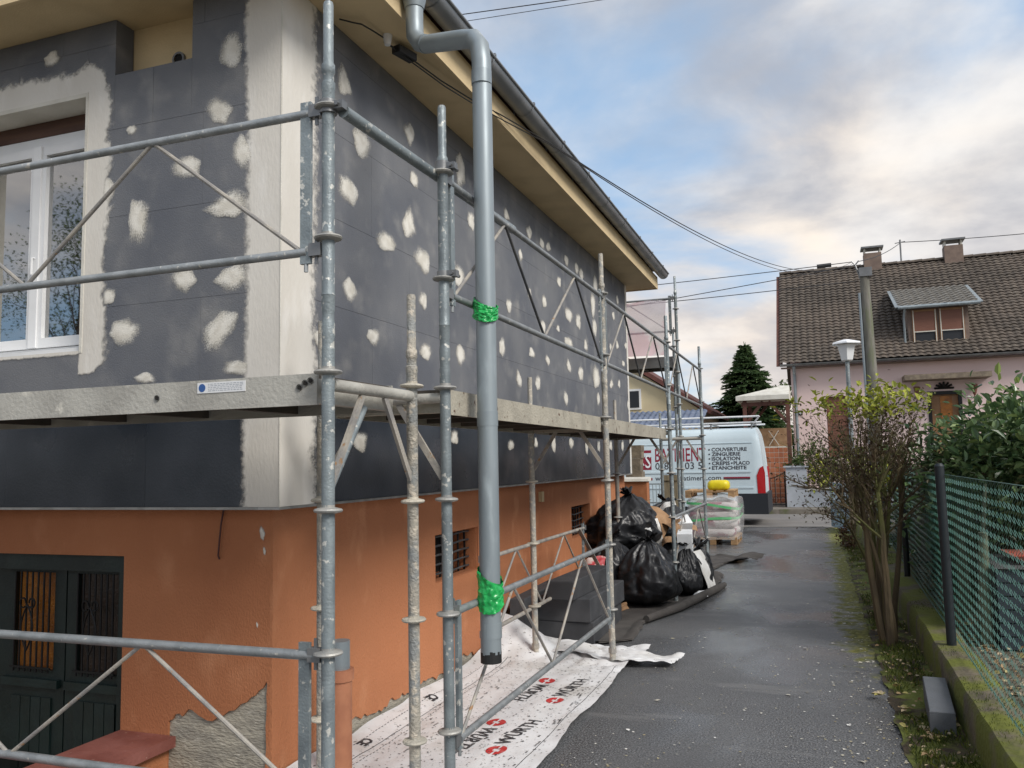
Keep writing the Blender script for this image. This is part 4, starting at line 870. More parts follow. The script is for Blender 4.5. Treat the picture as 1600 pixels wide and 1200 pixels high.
# garden boundary behind the house
m_stone = mat('weathered_stone', (.20,.165,.12), (.13,.105,.08), s=9, rough=.9, bump=.8, bs=40, objvar=.2)
gw = thing('rear_garden_wall', 'orange garden wall with pale coping and rough stone pier behind the house', 'wall', (-2.75, 13.9, 0))
part('wall', MB().box(-6.5, -2.70, 14.1, 14.32, -.02, 1.22), m_orange, gw)
part('coping', MB().add([(-6.5,14.06,1.221),(-2.67,14.06,1.221),(-2.67,14.36,1.221),(-6.5,14.36,1.221),(-6.5,14.08,1.26),(-2.67,14.08,1.26),(-2.67,14.34,1.29),(-6.5,14.34,1.29)], [(0,3,2,1),(4,5,6,7),(0,1,5,4),(1,2,6,5),(2,3,7,6),(3,0,4,7)]), m_reveal, gw)
for k in range(16): part('pier_stone', MB().box(-3.12+rnd.uniform(-.02,.01), -2.85+rnd.uniform(-.01,.02), 14.40, 14.66+rnd.uniform(-.01,.01), .115*k+.0, .115*k+.114), m_stone, gw)
one('plywood_panel', MB().box(-2.62, -2.36, 15.2, 15.235, 0, 1.28).box(-2.64, -2.34, 15.18, 15.199, 1.2, 1.3), mat('old_plywood', (.24,.20,.13), (.17,.14,.09), s=5, rough=.85, stretch=(5,1,.7)), 'old narrow plywood panel standing beside the pallet behind scaffold posts', 'panel', (-2.5, 15.2, 0))
fn = thing('mesh_panel_fence', 'grey metal panel fence between orange garden wall and van', 'fence', (-3.2, 18.5, 0))
for x in (-5.4, -4.1, -2.8): part('post', MB().box(x-.02, x+.02, 18.48, 18.52, 0, 1.08), m_galv, fn)
for z in (.2, .62, 1.03): part('rail', MB().box(-5.37, -2.821, 18.49, 18.51, z, z+.025), m_galv, fn)
for k in range(34): part('picket', MB().box(-5.35+k*.0745, -5.338+k*.0745, 18.472, 18.486, .12, 1.05), m_galv, fn)

# ================================================================ van
m_van = mat('van_white', (.56,.66,.71), (.52,.62,.67), s=1.5, rough=.28, rough2=.36, spec=.5); m_vdk = mat('van_plastic', (.012,.015,.021), rough=.6); m_vred = mat('tail_lens', (.42,.01,.015), rough=.2); m_tyre = mat('tyre', (.02,.02,.02), rough=.85); m_rim = mat('rim', (.35,.36,.37), rough=.4, metal=.6)
m_txt = mat('van_black_print', (.05,.05,.06), rough=.5); m_txr = mat('van_red_print', (.24,.015,.035), rough=.5)
VX, VY = -1.14, 20.45
van = thing('work_van', 'white high roof tradesman van with red and black lettering parked on the road', 'van', (VX-2.7, VY+1, 0))
def vtop(s):   # s metres forward of the rear
    if s < 4.0: return 2.30-.10*max(0, (.10-s)/.10)
    if s < 4.9: return 2.30-(s-4.0)**1.15*1.30
    return 1.15-(s-4.9)*.35
NS = 44; sec = [(-1,0),(-1,.10),(-1.0,.28),(-.995,.40),(-.985,.55),(-.965,.72),(-.935,.86),(-.89,.945),(-.80,.985),(-.6,1.0),(0,1.01)]
sec = sec+[(-a, b) for a, b in sec[-2::-1]]
mb = MB(); rows = []
for i in range(NS):
    s = 5.4*i/(NS-1); zt_ = vtop(s); zb_ = .27
    for wc in (1.0, 4.45):
        if abs(s-wc) < .38: zb_ = max(zb_, .27+math.sqrt(.38**2-(s-wc)**2)*1.05)
    ins = .05*max(0, 1-s/.10)+.22*max(0, (s-4.9)/.5)**2
    rows.append([(VX-s-(.09*(1-b) if False else 0)-(.12*b**3 if i == 0 else .04*b**3 if i == 1 else 0), VY+1.02+a*(1.02-ins), max(zb_, .27+(zt_-.27)*b)) for a, b in sec])
n_ = len(sec); mb.add([p for r_ in rows for p in r_], [(i*n_+j, i*n_+j+1, (i+1)*n_+j+1, (i+1)*n_+j) for i in range(NS-1) for j in range(n_-1)]+[tuple(range(n_)), tuple((NS-1)*n_+j for j in range(n_))[::-1]])
part('body', mb, m_van, van, True)
def vy(z): # near side surface
    b = max(0, min(1, (z-.27)/2.03))
    for (a0, b0), (a1, b1) in zip(sec, sec[1:]):
        if b0 <= b <= b1: return VY+1.02+(a0+(a1-a0)*(b-b0)/(b1-b0))*1.02
    return VY
def strip(nm, x0, x1, z0, z1, m, out=.006): part(nm, MB().add([(x0,vy(z0)-out,z0),(x1,vy(z0)-out,z0),(x1,vy(z1)-out,z1),(x0,vy(z1)-out,z1),(x0,vy(z0)+.01,z0),(x1,vy(z0)+.01,z0),(x1,vy(z1)+.01,z1),(x0,vy(z1)+.01,z1)], [(0,1,2,3),(0,4,5,1),(3,2,6,7),(0,3,7,4),(1,5,6,2)]), m, van)
strip('crease', VX-3.9, VX-.25, 1.93, 1.942, m_van, .014); strip('crease', VX-3.9, VX-.30, 1.235, 1.275, m_van, .016); strip('crease', VX-3.9, VX-.25, .86, .90, m_van, .014)
strip('door_seam', VX-2.02, VX-2.01, .40, 2.0, m_vdk, .001); strip('door_seam', VX-3.30, VX-3.29, .40, 2.0, m_vdk, .001); strip('door_handle', VX-2.22, VX-2.06, 1.16, 1.21, m_vdk, .02); strip('side_cladding', VX-4.0, VX-1.45, .30, .44, m_vdk, .02)
strip('trim_stripe', -2.07, -1.46, 1.10, 1.135, m_txr, .008); strip('trim_stripe', -2.07, -1.46, 1.075, 1.099, m_txt, .008); strip('trim_stripe', -4.6, -3.77, 1.075, 1.13, m_txr, .008)
part('rear_bumper', MB().box(VX-.62, VX+.06, VY-.022, VY+2.06, .26, .74), m_vdk, van)
part('tail_light', MB().add([(VX-.16,VY-.008,.745),(VX+.014,VY-.008,.745),(VX+.014,VY-.006,1.22),(VX-.02,VY-.002,1.38),(VX-.09,VY-.005,1.34),(VX-.17,VY-.008,1.16),(VX-.16,VY+.12,.745),(VX+.014,VY+.12,.745),(VX+.014,VY+.12,1.22),(VX-.02,VY+.12,1.38),(VX-.09,VY+.12,1.34),(VX-.17,VY+.12,1.16)], [(0,1,2,3,4,5),(1,7,8,2),(2,8,9,3),(3,9,10,4),(4,10,11,5),(5,11,6,0),(0,6,7,1)]), m_vred, van)
part('tail_light', MB().box(VX-.12, VX+.012, VY+1.93, VY+2.046, .75, 1.35), m_vred, van)
for s_, yy in ((1.0,VY+.03),(1.0,VY+1.80),(4.45,VY+.03),(4.45,VY+1.80)):
    wh = part('wheel', MB().tube([(VX-s_, yy, .33), (VX-s_, yy+.03, .33), (VX-s_, yy+.18, .33), (VX-s_, yy+.21, .33)], [.30,.335,.335,.30], 28), m_tyre, van, True)
    part('rim', MB().tube([(VX-s_, yy-.004, .33), (VX-s_, yy+.214, .33)], .20, 20), m_rim, wh, True)
part('cab_window', MB().box(VX-4.55, VX-3.95, VY+.03, VY+.045, 1.25, 1.85), m_vdk, van)
rk = part('roof_rack', MB().tube([(VX-3.9,VY+.22,2.42),(VX-.02,VY+.22,2.42)], .022, 8).tube([(VX-3.9,VY+1.8,2.42),(VX-.02,VY+1.8,2.42)], .022, 8).tube([(VX-3.9,VY+.16,2.56),(VX-.06,VY+.16,2.56)], .022, 8).tube([(VX-.06,VY+.16,2.56),(VX-.18,VY+.22,2.42)], .02, 8), m_foam, van, True)
for s_ in (.25, 1.2, 2.3, 3.4): part('rack_bar', MB().box(VX-s_-.03, VX-s_+.03, VY+.2, VY+1.82, 2.39, 2.42).tube([(VX-s_,VY+.22,2.27),(VX-s_,VY+.22,2.4)], .02, 6).tube([(VX-s_,VY+1.8,2.27),(VX-s_,VY+1.8,2.4)], .02, 6), m_gut, rk)
def vtext(s, size, x, z, m, bold=.0, width=None, nm='lettering'):
    v, f, w_ = text2d(s, size, bold); sx = width/w_ if width else 1
    part(nm, MB().add([(x+a*sx, vy(z+b)-.0045, z+b) for a, b in v], f), m, van, fixn=False)
bx_ = -2.385
def bullet(x, z): part('bullet', MB().tube([(x, vy(z+.03)+.002, z+.04), (x, vy(z+.03)-.006, z+.04)], .020, 10), m_txt, van)
for k, (t_, w_) in enumerate((('COUVERTURE',.82),('ZINGUERIE',.67),('ISOLATION',.66),('CREPIS',.42),('ETANCHEITE',.80))):
    z = 1.748-k*.109; bullet(bx_, z); vtext(t_, .120, bx_+.055, z, m_txt, .003, w_)
z = 1.748-3*.109; bullet(bx_+.52, z); vtext('PLACO', .120, bx_+.56, z, m_txt, .003, .37)
vtext('BATIMENT', .46, -3.69, 1.525, m_txr, .004, 1.215); vtext('0', .24, -3.69, 1.335, m_txt, .001); vtext('.8', .24, -3.52, 1.335, m_txt, .001); vtext('.03 5', .24, -3.02, 1.335, m_txt, .001, .46)
vtext('www.ksbatiment.com', .165, -3.70, 1.065, m_txt, .001, 1.57)
strip('emblem', -4.12, -3.785, 1.33, 1.81, m_txr, .003); vtext('K', .46, -4.10, 1.44, m_foam, .003, .15, 'emblem_letter'); vtext('S', .46, -3.935, 1.38, m_foam, .003, .135, 'emblem_letter')
for o in [x for x in van.children if x.name.startswith('emblem_letter')]: o.location.y -= .006

# ================================================================ far side of the road
m_pink = mat('pink_render', (.80,.63,.61), (.74,.575,.555), s=.8, lo=.3, hi=.7, rough=.9, bump=.2, bs=40); m_ptile = mat('brown_roof_tile', (.112,.090,.073), (.075,.062,.051), s=.9, lo=.35, hi=.65, col3=(.15,.125,.10), s3=5.5, lo3=.54, hi3=.68, rough=.85, bump=.3, bs=40)
m_dtile = mat('grey_roof_tile', (.22,.21,.19), (.15,.14,.125), s=6, rough=.8); m_timber = mat('red_brown_timber', (.13,.05,.035), (.09,.035,.025), s=6, rough=.7)
m_shut = mat('brown_shutter', (.20,.085,.055), (.17,.07,.045), s=20, rough=.6, stretch=(.3,1,6)); m_oak = mat('oak_frame', (.30,.16,.07), (.25,.13,.055), s=6, rough=.5)
m_gwall = mat('blue_grey_render', (.44,.47,.52), (.38,.41,.45), s=2, col3=(.30,.33,.30), s3=4, lo3=.6, hi3=.75, rough=.85, bump=.2)
m_chim = mat('chimney_render', (.21,.155,.125), (.165,.12,.10), s=5, rough=.85)
ph = thing('pink_house', 'pink rendered house with brown tiled roof and dormer across the road', 'house', (3, 29, 0))
PX0, PX1, PY, PE = -.62, 11.5, 29.0, 4.62
# front wall with openings
ops = [(.43,1.12,1.55,3.51),(3.50,4.30,1.60,3.50)]
part('wall', MB().prism([(PX0,0),(PX1,0),(PX1,PE),(PX0,PE)], [[(a,c),(b,c),(b,d),(a,d)] for a,b,c,d in ops], lambda u, v, d: (u, PY+d, v), .3), m_pink, ph)
part('gable_wall', MB().prism([(PY+.302,0),(PY+8,0),(PY+8,PE),(PY+4,8.3),(PY+.302,PE+.15)], [], lambda u, v, d: (PX0+d, u, v), .3), m_pink, ph)
part('gable_wall', MB().prism([(PY+.302,0),(PY+8,0),(PY+8,PE),(PY+4,8.3),(PY+.302,PE+.15)], [], lambda u, v, d: (PX1-d, u, v), .3), m_pink, ph)
part('back_wall', MB().box(PX0+.31, PX1-.31, PY+7.7, PY+8, 0, PE), m_pink, ph)
# tiled front slope: every course and tile wave is real relief
EZ, EY, RZ, RY = 4.60, 28.55, 8.50, 33.0; NC = 33; tw = .215; rx0, rx1 = -.93, 11.8
nx = int((rx1-rx0)/tw*6)+1; wav = [0,.012,.03,.034,.03,.012]
rdir = Vector((0, RY-EY, RZ-EZ)); rn = rdir.cross(Vector((-1,0,0))).normalized()
if rn.z < 0: rn = -rn
mb = MB(); vs = []; fs = []
for c in range(NC):
    for e_, lift in ((0,.045),(1.0,.010)):
        for i in range(nx):
            x = rx0+(rx1-rx0)*i/(nx-1); t = (c+e_)/NC; jit = .016*noise.noise(Vector((c*3.1, i//6*1.7, 0)))
            p = Vector((x, EY, EZ))+rdir*t+rn*(lift+wav[i % 6]+jit); vs.append(p)
for r_ in range(2*NC-1): fs += [(r_*nx+i, r_*nx+i+1, (r_+1)*nx+i+1, (r_+1)*nx+i) for i in range(nx-1)]
mb.add(vs, fs); rf = part('roof', mb, m_ptile, ph, False); rf['kind'] = 'stuff'
part('roof_back', MB().add([(rx0,RY,RZ),(rx1,RY,RZ),(rx1,RY+4.6,PE),(rx0,RY+4.6,PE)], [(0,1,2,3)]), m_ptile, ph)
part('verge_board', MB().bar((rx0-.012, EY, EZ-.06), (rx0-.012, RY, RZ-.06), .02, .2, (1,0,0)), m_timber, ph)
for k in range(31): part('ridge_tile', MB().grid(7, 2, lambda u, v: (rx0+k*.41+v*.43, RY+.13*math.cos(math.pi*u), RZ+.02+.10*math.sin(math.pi*u)+.02*v)), m_ptile, ph, True)
part('gutter', MB().grid(9, 2, lambda u, v: (rx0+(rx1-rx0)*v, EY-.05+.075*math.cos(math.pi*(1+u)), EZ-.01+.075*math.sin(math.pi*(1+u)))).grid(9, 2, lambda u, v: (rx0+(rx1-rx0)*v, EY-.05+.07*math.cos(math.pi*(1+u)), EZ-.01+.07*math.sin(math.pi*(1+u)))), m_gut, ph, True)
part('eaves_board', MB().box(rx0+.02, rx1-.02, EY+.04, PY-.002, EZ-.12, EZ-.10), m_chim, ph)
part('downpipe', MB().tube([(-.50,EY-.04,EZ-.08),(-.50,PY-.1,EZ-.35),(-.50,PY-.1,.1)], .05, 10), m_zinc, ph, True)
# dormer
DX0, DX1, DYf, DZ0, DZ1 = 3.02, 4.75, 29.15, 5.02, 6.20
dm = part('dormer', MB().box(DX0, DX1, DYf, DYf+2.4, DZ0-.1, DZ1+.02), m_chim, ph)
mb = MB(); nxd = 67; vs = []; fs = []; d0, d1 = Vector((0,DYf-.28,DZ1+.04)), Vector((0,DYf+2.1,DZ1+1.02)); dd_ = d1-d0; dn = Vector((0,-dd_.z,dd_.y)).normalized()
for c in range(9):
    for e_, lift in ((0,.045),(1.0,.01)):
        for i in range(nxd): vs.append(Vector((DX0-.28+(DX1-DX0+.56)*i/(nxd-1),0,0))+d0+dd_*((c+e_)/9)+dn*(lift+wav[i % 6]))
fs = [(r_*nxd+i, r_*nxd+i+1, (r_+1)*nxd+i+1, (r_+1)*nxd+i) for r_ in range(17) for i in range(nxd-1)]
dr = part('dormer_roof', mb.add(vs, fs), m_dtile, dm); dr['kind'] = 'stuff'
for x in (DX0-.3, DX1+.3): part('dormer_verge', MB().bar((x,d0.y-.03,d0.z), (x,d1.y,d1.z), .03, .16, (1,0,0)), m_zinc, dm)
part('dormer_gutter', MB().tube([(DX0-.3,DYf-.32,DZ1+.03),(DX1+.3,DYf-.32,DZ1+.03)], .06, 8), m_zinc, dm, True)
part('dormer_pipe', MB().tube([(DX0-.1,DYf-.3,DZ1),(DX0-.12,DYf-.1,DZ1-.25),(DX0-.12,DYf-.05,DZ0+.1)], .035, 8), m_zinc, dm, True)
part('dormer_sill', MB().box(DX0-.05, DX1+.1, DYf-.16, DYf-.001, DZ0-.08, DZ0-.02), m_zinc, dm)
for a, b in ((DX0+.12, DX0+.82), (DX0+.90, DX0+1.60)):
    wn = part('dormer_window', MB().box(a, b, DYf-.06, DYf-.002, DZ0, DZ0+.06).box(a, b, DYf-.06, DYf-.002, DZ1-.10, DZ1-.03).box(a, a+.06, DYf-.06, DYf-.002, DZ0+.061, DZ1-.101).box(b-.06, b, DYf-.06, DYf-.002, DZ0+.061, DZ1-.101), m_oak, dm)
    part('pane', MB().box(a+.061, b-.061, DYf-.03, DYf-.02, DZ0+.061, DZ0+.42), m_vdk, wn)
    part('blind', MB().box(a+.061, b-.061, DYf-.05, DYf-.04, DZ0+.45, DZ1-.101), m_shut, wn)
    part('blind_edge', MB().box(a+.05, b-.05, DYf-.07, DYf-.062, DZ0+.42, DZ0+.45).box(a+.02, a+.045, DYf-.07, DYf-.062, DZ0, DZ1-.05).box(b-.045, b-.02, DYf-.07, DYf-.062, DZ0, DZ1-.05), m_reveal, wn)
for cx in (2.36, 5.02):
    c_ = part('chimney', MB().box(cx-.30, cx+.30, RY-.25, RY+.25, RZ-.4, RZ+.48), m_chim, ph)
    part('chimney_cap', MB().box(cx-.38, cx+.38, RY-.33, RY+.33, RZ+.66, RZ+.72), m_gut, c_)
    for sx_ in (-.26, .26): part('cap_support', MB().box(cx+sx_-.03, cx+sx_+.03, RY-.2, RY+.2, RZ+.48, RZ+.66), m_reveal, c_)
part('antenna_mast', MB().tube([(3.33,RY,RZ),(3.33,RY,RZ+.92)], .03, 8).tube([(3.15,RY,RZ+.80),(3.5,RY,RZ+.84)], .015, 6), m_gut, ph, True)
part('entrance_canopy', MB().box(2.72, 5.10, 28.15, PY-.001, 3.86, 4.02), m_stone, ph)
dr_ = part('entrance_door', MB().box(3.51, 4.29, PY+.12, PY+.17, 1.60, 3.49), m_oak, ph)
part('door_frame', MB().box(3.42, 4.38, PY-.03, PY-.001, 3.42, 3.53).box(3.42, 3.52, PY-.03, PY-.001, 1.6, 3.419).box(4.28, 4.38, PY-.03, PY-.001, 1.6, 3.419), m_iron, dr_)
part('door_glass', MB().box(3.78, 4.12, PY+.10, PY+.119, 2.5, 3.38), m_oglass, dr_)
mb = MB()
for k in range(7): a = math.pi*k/6; mb.tube([(3.9,PY-.03,3.62),(3.9+.26*math.cos(a),PY-.03,3.62+.20*math.sin(a))], .035, 6)
part('door_ornament', mb.box(3.62, 4.18, PY-.05, PY-.001, 3.60, 3.65), m_iron, ph)
for x in (3.12, 4.72): part('wall_lantern', MB().tube([(x,PY-.14,3.36),(x,PY-.14,3.44),(x,PY-.14,3.68),(x,PY-.14,3.70)], [.03,.06,.10,.06], 8).tube([(x,PY,3.30),(x,PY-.14,3.36)], .015, 6), m_shut, ph)
sh = part('ground_window', MB().box(.44, 1.11, PY+.1, PY+.14, 1.56, 3.50), m_shut, ph)
for k in range(12): part('shutter_slat', MB().box(.45, 1.10, PY+.085, PY+.099, 1.60+k*.158, 1.60+k*.158+.145), m_shut, sh)
np_ = part('house_number', MB().box(-.51, -.31, PY-.02, PY-.001, 2.94, 3.09), m_iron, ph)
v, f, w_ = text2d('14', .15, .004); part('number', MB().add([(-.41-w_/2+a, PY-.024, 2.963+b) for a, b in v], f), m_foam, np_, fixn=False)
# open porch left of the house
pc = thing('porch_shelter', 'open timber porch with pale hipped canopy beside the pink house', 'shelter', (-1.5, 28, 0))
part('canopy', MB().add([(-2.25,26.9,3.36),(-.66,26.9,3.36),(-.66,29.6,3.36),(-2.25,29.6,3.36),(-2.25,26.9,3.50),(-.66,26.9,3.50),(-.66,29.6,3.50),(-2.25,29.6,3.50),(-.9,28.0,3.86),(-.66,28.0,3.86)], [(0,3,2,1),(0,1,5,4),(1,2,6,5),(2,3,7,6),(3,0,4,7),(4,5,9,8),(5,6,9),(6,7,8,9),(7,4,8)]), m_reveal, pc)
for x, y in ((-2.0,27.1),(-.72,27.1),(-2.0,29.4)):
    p = part('post', MB().box(x-.06, x+.06, y-.06, y+.06, .1, 3.359), m_timber, pc)
    part('knee_brace', MB().bar((x, y, 2.6), (x+(.55 if x < -1.5 else -.55), y, 3.32), .07, .09), m_timber, p)
    part('knee_brace', MB().bar((x, y, 2.6), (x, y+(.55 if y < 28 else -.55), 3.32), .07, .09), m_timber, p)
part('beam', MB().box(-2.1, -.66, 27.06, 27.14, 3.18, 3.30), m_timber, pc)
m_tile = mat('orange_wall_tile', (.42,.15,.07), (.36,.12,.055), s=3, rough=.55, objvar=.12)
tw_ = thing('tiled_wall', 'orange tiled low wall with pale joints under the porch', 'wall', (-1.1, 27.9, 0))
part('wall', MB().box(-1.9, -.66, 27.86, 28.0, .1, 1.92), m_reveal, tw_)
tm = mesh('tile', MB().box(0, .125, -.008, 0, 0, .145), m_tile)
for i in range(9):
    for j in range(11): link('tile', tm, tw_, Vector((-1.895+i*.137, 27.862, .13+j*.16))-wl(tw_))
part('wind_screen', MB().box(-1.9, -.66, 27.9, 27.93, 1.921, 2.5), m_card, tw_); part('folded_chair', MB().bar((-1.35,27.84,1.95),(-1.05,27.84,2.42),.02,.02).bar((-1.05,27.84,1.95),(-1.35,27.84,2.42),.02,.02), m_reveal, tw_)
# garden wall with pillar, railing, iron gate
gwl = thing('street_garden_wall', 'blue grey rendered garden wall with tall pillar along the far pavement', 'wall', (0, 25.8, 0))
part('pillar', MB().box(-.83, -.25, 25.75, 26.15, .1, 1.27), m_gwall, gwl); part('pillar_cap', MB().add([(-.89,25.69,1.271),(-.19,25.69,1.271),(-.19,26.21,1.271),(-.89,26.21,1.271),(-.89,25.69,1.31),(-.19,25.69,1.31),(-.19,26.21,1.31),(-.89,26.21,1.31)], [(0,3,2,1),(4,5,6,7),(0,1,5,4),(1,2,6,5),(2,3,7,6),(3,0,4,7)]), m_gwall, gwl)
part('wall', MB().box(-.249, 12, 25.8, 26.05, .1, .60), m_gwall, gwl); part('coping', MB().box(-.249, 12, 25.76, 26.09, .601, .655), m_reveal, gwl)
part('railing', MB().box(-.248, 12, 25.91, 25.94, 1.12, 1.15).box(-.248, 12, 25.91, 25.94, .72, .74), m_iron, gwl)
for k in range(40): part('railing_bar', MB().tube([(-.2+k*.13,25.925,.655),(-.2+k*.13,25.925,1.2)], .009, 5), m_iron, gwl)
ig = thing('iron_gate', 'black wrought iron garden gate with curved top beside the pillar', 'gate', (-1.3, 25.9, .1))
mb = MB()
for k in range(8):
    x = -1.85+k*.14; zt_ = .92+.02*k*.9+.02*math.sin(k); part('gate_bar', MB().tube([(x,25.9,.16),(x,25.9,zt_)], .012, 6), m_iron, ig)
part('gate_frame', MB().tube([(-1.9,25.9,.92),(-1.5,25.9,.90),(-1.15,25.9,.98),(-.87,25.9,1.12)], .018, 6).tube([(-1.9,25.9,.18),(-.86,25.9,.18)], .02, 6).box(-.89, -.845, 25.88, 25.92, .12, 1.16).box(-1.93, -1.89, 25.88, 25.92, .12, .95), m_iron, ig)
mb = MB()
for k in range(5): mb.tube([(-1.75+k*.2+.07*math.cos(t*6.28), 25.9, .33+.09*math.sin(t*6.28)) for t in J(0,1,12)], .009, 5)
part('gate_scroll', mb, m_iron, ig)
# blue metal gate leaf standing open at the end of the drive
bgt = thing('blue_metal_gate', 'old pale blue metal gate leaf with barred top standing open at drive end', 'gate', (.42, 19.5, 0))
m_bgt = mat('pale_blue_paint', (.26,.36,.42), (.20,.27,.31), s=8, col3=(.12,.07,.04), s3=18, lo3=.64, hi3=.7, rough=.6)
A_, B_ = Vector((.29,19.9,0)), Vector((.62,18.6,0)); dv = (B_-A_)
part('panel', MB().bar(A_+Vector((0,0,.33)), B_+Vector((0,0,.33)), .012, .50), m_bgt, bgt)
part('gate_frame', MB().bar(A_+Vector((0,0,.06)), B_+Vector((0,0,.06)), .05, .05).bar(A_+Vector((0,0,.60)), B_+Vector((0,0,.60)), .04, .04).bar(A_+Vector((0,0,.98)), B_+Vector((0,0,.98)), .04, .04).obox(A_+Vector((0,0,.52)), (.022,0,0), (0,.022,0), (0,0,.48)).obox(B_+Vector((0,0,.52)), (.022,0,0), (0,.022,0), (0,0,.48)), m_bgt, bgt)
for k in range(1, 13): part('gate_bar', MB().tube([A_+dv*k/13+Vector((0,0,.6)), A_+dv*k/13+Vector((0,0,.98))], .011, 6), m_bgt, bgt)
one('gate_pier', MB().box(.60, .92, 18.25, 18.57, 0, 1.0).box(.56, .96, 18.21, 18.61, 1.001, 1.08), m_stone, 'short stone gate pier with flat cap behind the pale blue gate', 'pier', (.76, 18.4, 0))
# cream house, blue roofed shed
ch = thing('cream_house', 'cream rendered house with dark red roof behind the scaffolding', 'house', (-6, 32, 0))
m_crm = mat('cream_render', (.62,.54,.36), (.56,.48,.32), s=1, rough=.9); m_rr = mat('dark_red_roof', (.13,.045,.035), (.09,.035,.03), s=5, rough=.8)
part('wall', MB().prism([(-12,0),(-4.02,0),(-4.02,3.45),(-8,6.1),(-12,3.45)], [], lambda u, v, d: (u, 32+d, v), 8), m_crm, ch)
part('roof', MB().bar((-8,36,6.25),(-3.55,36,3.29),8.6,.16,(0,0,1)).bar((-8,36,6.25),(-12.45,36,3.29),8.6,.16,(0,0,1)), m_rr, ch)
wn = part('window', MB().box(-6.9, -6.22, 31.95, 31.999, 3.52, 4.32), m_white, ch); part('pane', MB().box(-6.82, -6.30, 31.93, 31.949, 3.6, 4.24), m_vdk, wn)
part('downpipe', MB().tube([(-4.9,31.95,3.9),(-4.9,31.95,0)], .06, 8), m_gut, ch, True)
shd = thing('blue_roofed_shed', 'low shed with wavy blue grey metal tile roof behind the van', 'shed', (-6, 28, 0))
part('wall', MB().box(-11, -3.75, 28.2, 31, .1, 2.5), m_crm, shd)
def bf(u, v): t = v*6; return (-11.3+u*7.78, 27.8+v*2.4, 2.52+v*.75+.05*(1-(t-math.floor(t)))+.022*math.sin(u*7.75/.2*6.283))
mb = MB().grid(330, 43, bf); part('roof', mb, mat('blue_metal_roof', (.17,.21,.30), (.12,.15,.22), s=2, rough=.4, metal=.3), shd, True)
# overhead line pole, lamp
up_ = thing('utility_pole', 'weathered wooden utility pole with line bracket in front of the pink house', 'pole', (1.62, 24.95, .12))
m_pole = mat('pole_wood', (.20,.19,.165), (.13,.125,.105), s=8, col3=(.14,.15,.10), s3=5, rough=.9, stretch=(1,1,.15), bump=.6)
part('shaft', MB().tube([(1.64,24.95,.1),(1.60,24.95,3.5),(1.55,24.95,6.72)], [.17,.15,.125], 14), m_pole, up_, True)
part('cable_conduit', MB().tube([(1.44,24.9,.1),(1.40,24.9,6.1)], .035, 8), m_zinc, up_, True)
part('bracket', MB().box(1.42, 1.75, 24.80, 25.1, 6.55, 6.80).tube([(1.45,24.9,6.5),(1.33,24.9,6.9)], .025, 6).tube([(1.33,24.9,6.9),(1.24,24.9,7.02)], .02, 6).tube([(1.33,24.9,6.9),(1.43,24.9,7.02)], .02, 6), m_gut, up_)
lp = thing('street_lamp', 'white lantern street lamp with flat hat beside the utility pole', 'lamp', (.72, 19.3, 0))
part('post', MB().tube([(.76,19.3,0),(.76,19.3,3.62)], .045, 10), m_galv, lp, True)
part('lantern', MB().tube([(.76,19.3,3.62),(.76,19.3,3.64),(.76,19.3,3.98)], [.10,.13,.205], 6), mat('lantern_glass', (.75,.77,.78), rough=.3), lp)
part('hat', MB().tube([(.76,19.3,3.985),(.76,19.3,4.02),(.76,19.3,4.09)], [.33,.31,.06], 6), m_foam, lp)
# overhead wires
m_wire = mat('wire', (.03,.03,.033), rough=.6)
def wire(lab, P_, Q_, sag, r=.008, extra=None):
    P_, Q_ = Vector(P_), Vector(Q_); mb = MB().tube([P_.lerp(Q_, t)-Vector((0,0,sag*4*t*(1-t))) for t in J(0,1,40)], r, 5)
    if extra:
        a, b = extra; mb.tube([P_.lerp(Q_, t)-Vector((0,0,sag*4*t*(1-t)+.01)) for t in (a,(a+b)/2,b)], .06, 8)
    one('overhead_wire', mb, m_wire, lab, 'wire', tuple(P_), True, 'overhead wires')
TP = (1.33,24.9,7.1)
wire('thick overhead cable running from the house gutter to the utility pole', (-1.93,6.6,4.247), (1.25,24.9,7.0), .60, .006)
wire('second overhead cable beside it from the house gutter to the utility pole', (-1.925,6.6,4.235), (1.28,24.9,6.95), .64, .005)
wire('overhead wire with dark splice running level from the pole past the scaffold', (1.24,24.9,7.0), (-14.0,24.4,6.75), .1, .012, (.035,.06))
wire('lowest overhead wire from the pole towards the rear scaffold banner', (1.33,24.9,6.9), (-14.0,24.0,5.3), .05, .012)
wire('middle overhead wire from the pole dipping behind the tall scaffold post', (1.4,24.9,6.45), (-14.0,24.2,6.2), .12, .012)
wire('overhead wire from the pole across the pink house roof to its antenna', (1.43,24.9,7.0), (3.33,33,9.3), .1, .012)
wire('overhead wire running from the antenna mast on the pink house roof ridge', (3.33,33,9.32), (16,33,9.6), .25, .014)
wire('upper wire crossing the sky above the gutter corner of the insulated house', (-6,9.0,7.25), (9,9.0,6.15), .02, .006)
wire('lower thin wire crossing the sky above the gutter corner of the insulated house', (-6,9.0,7.11), (9,9.0,6.32), .02, .004)
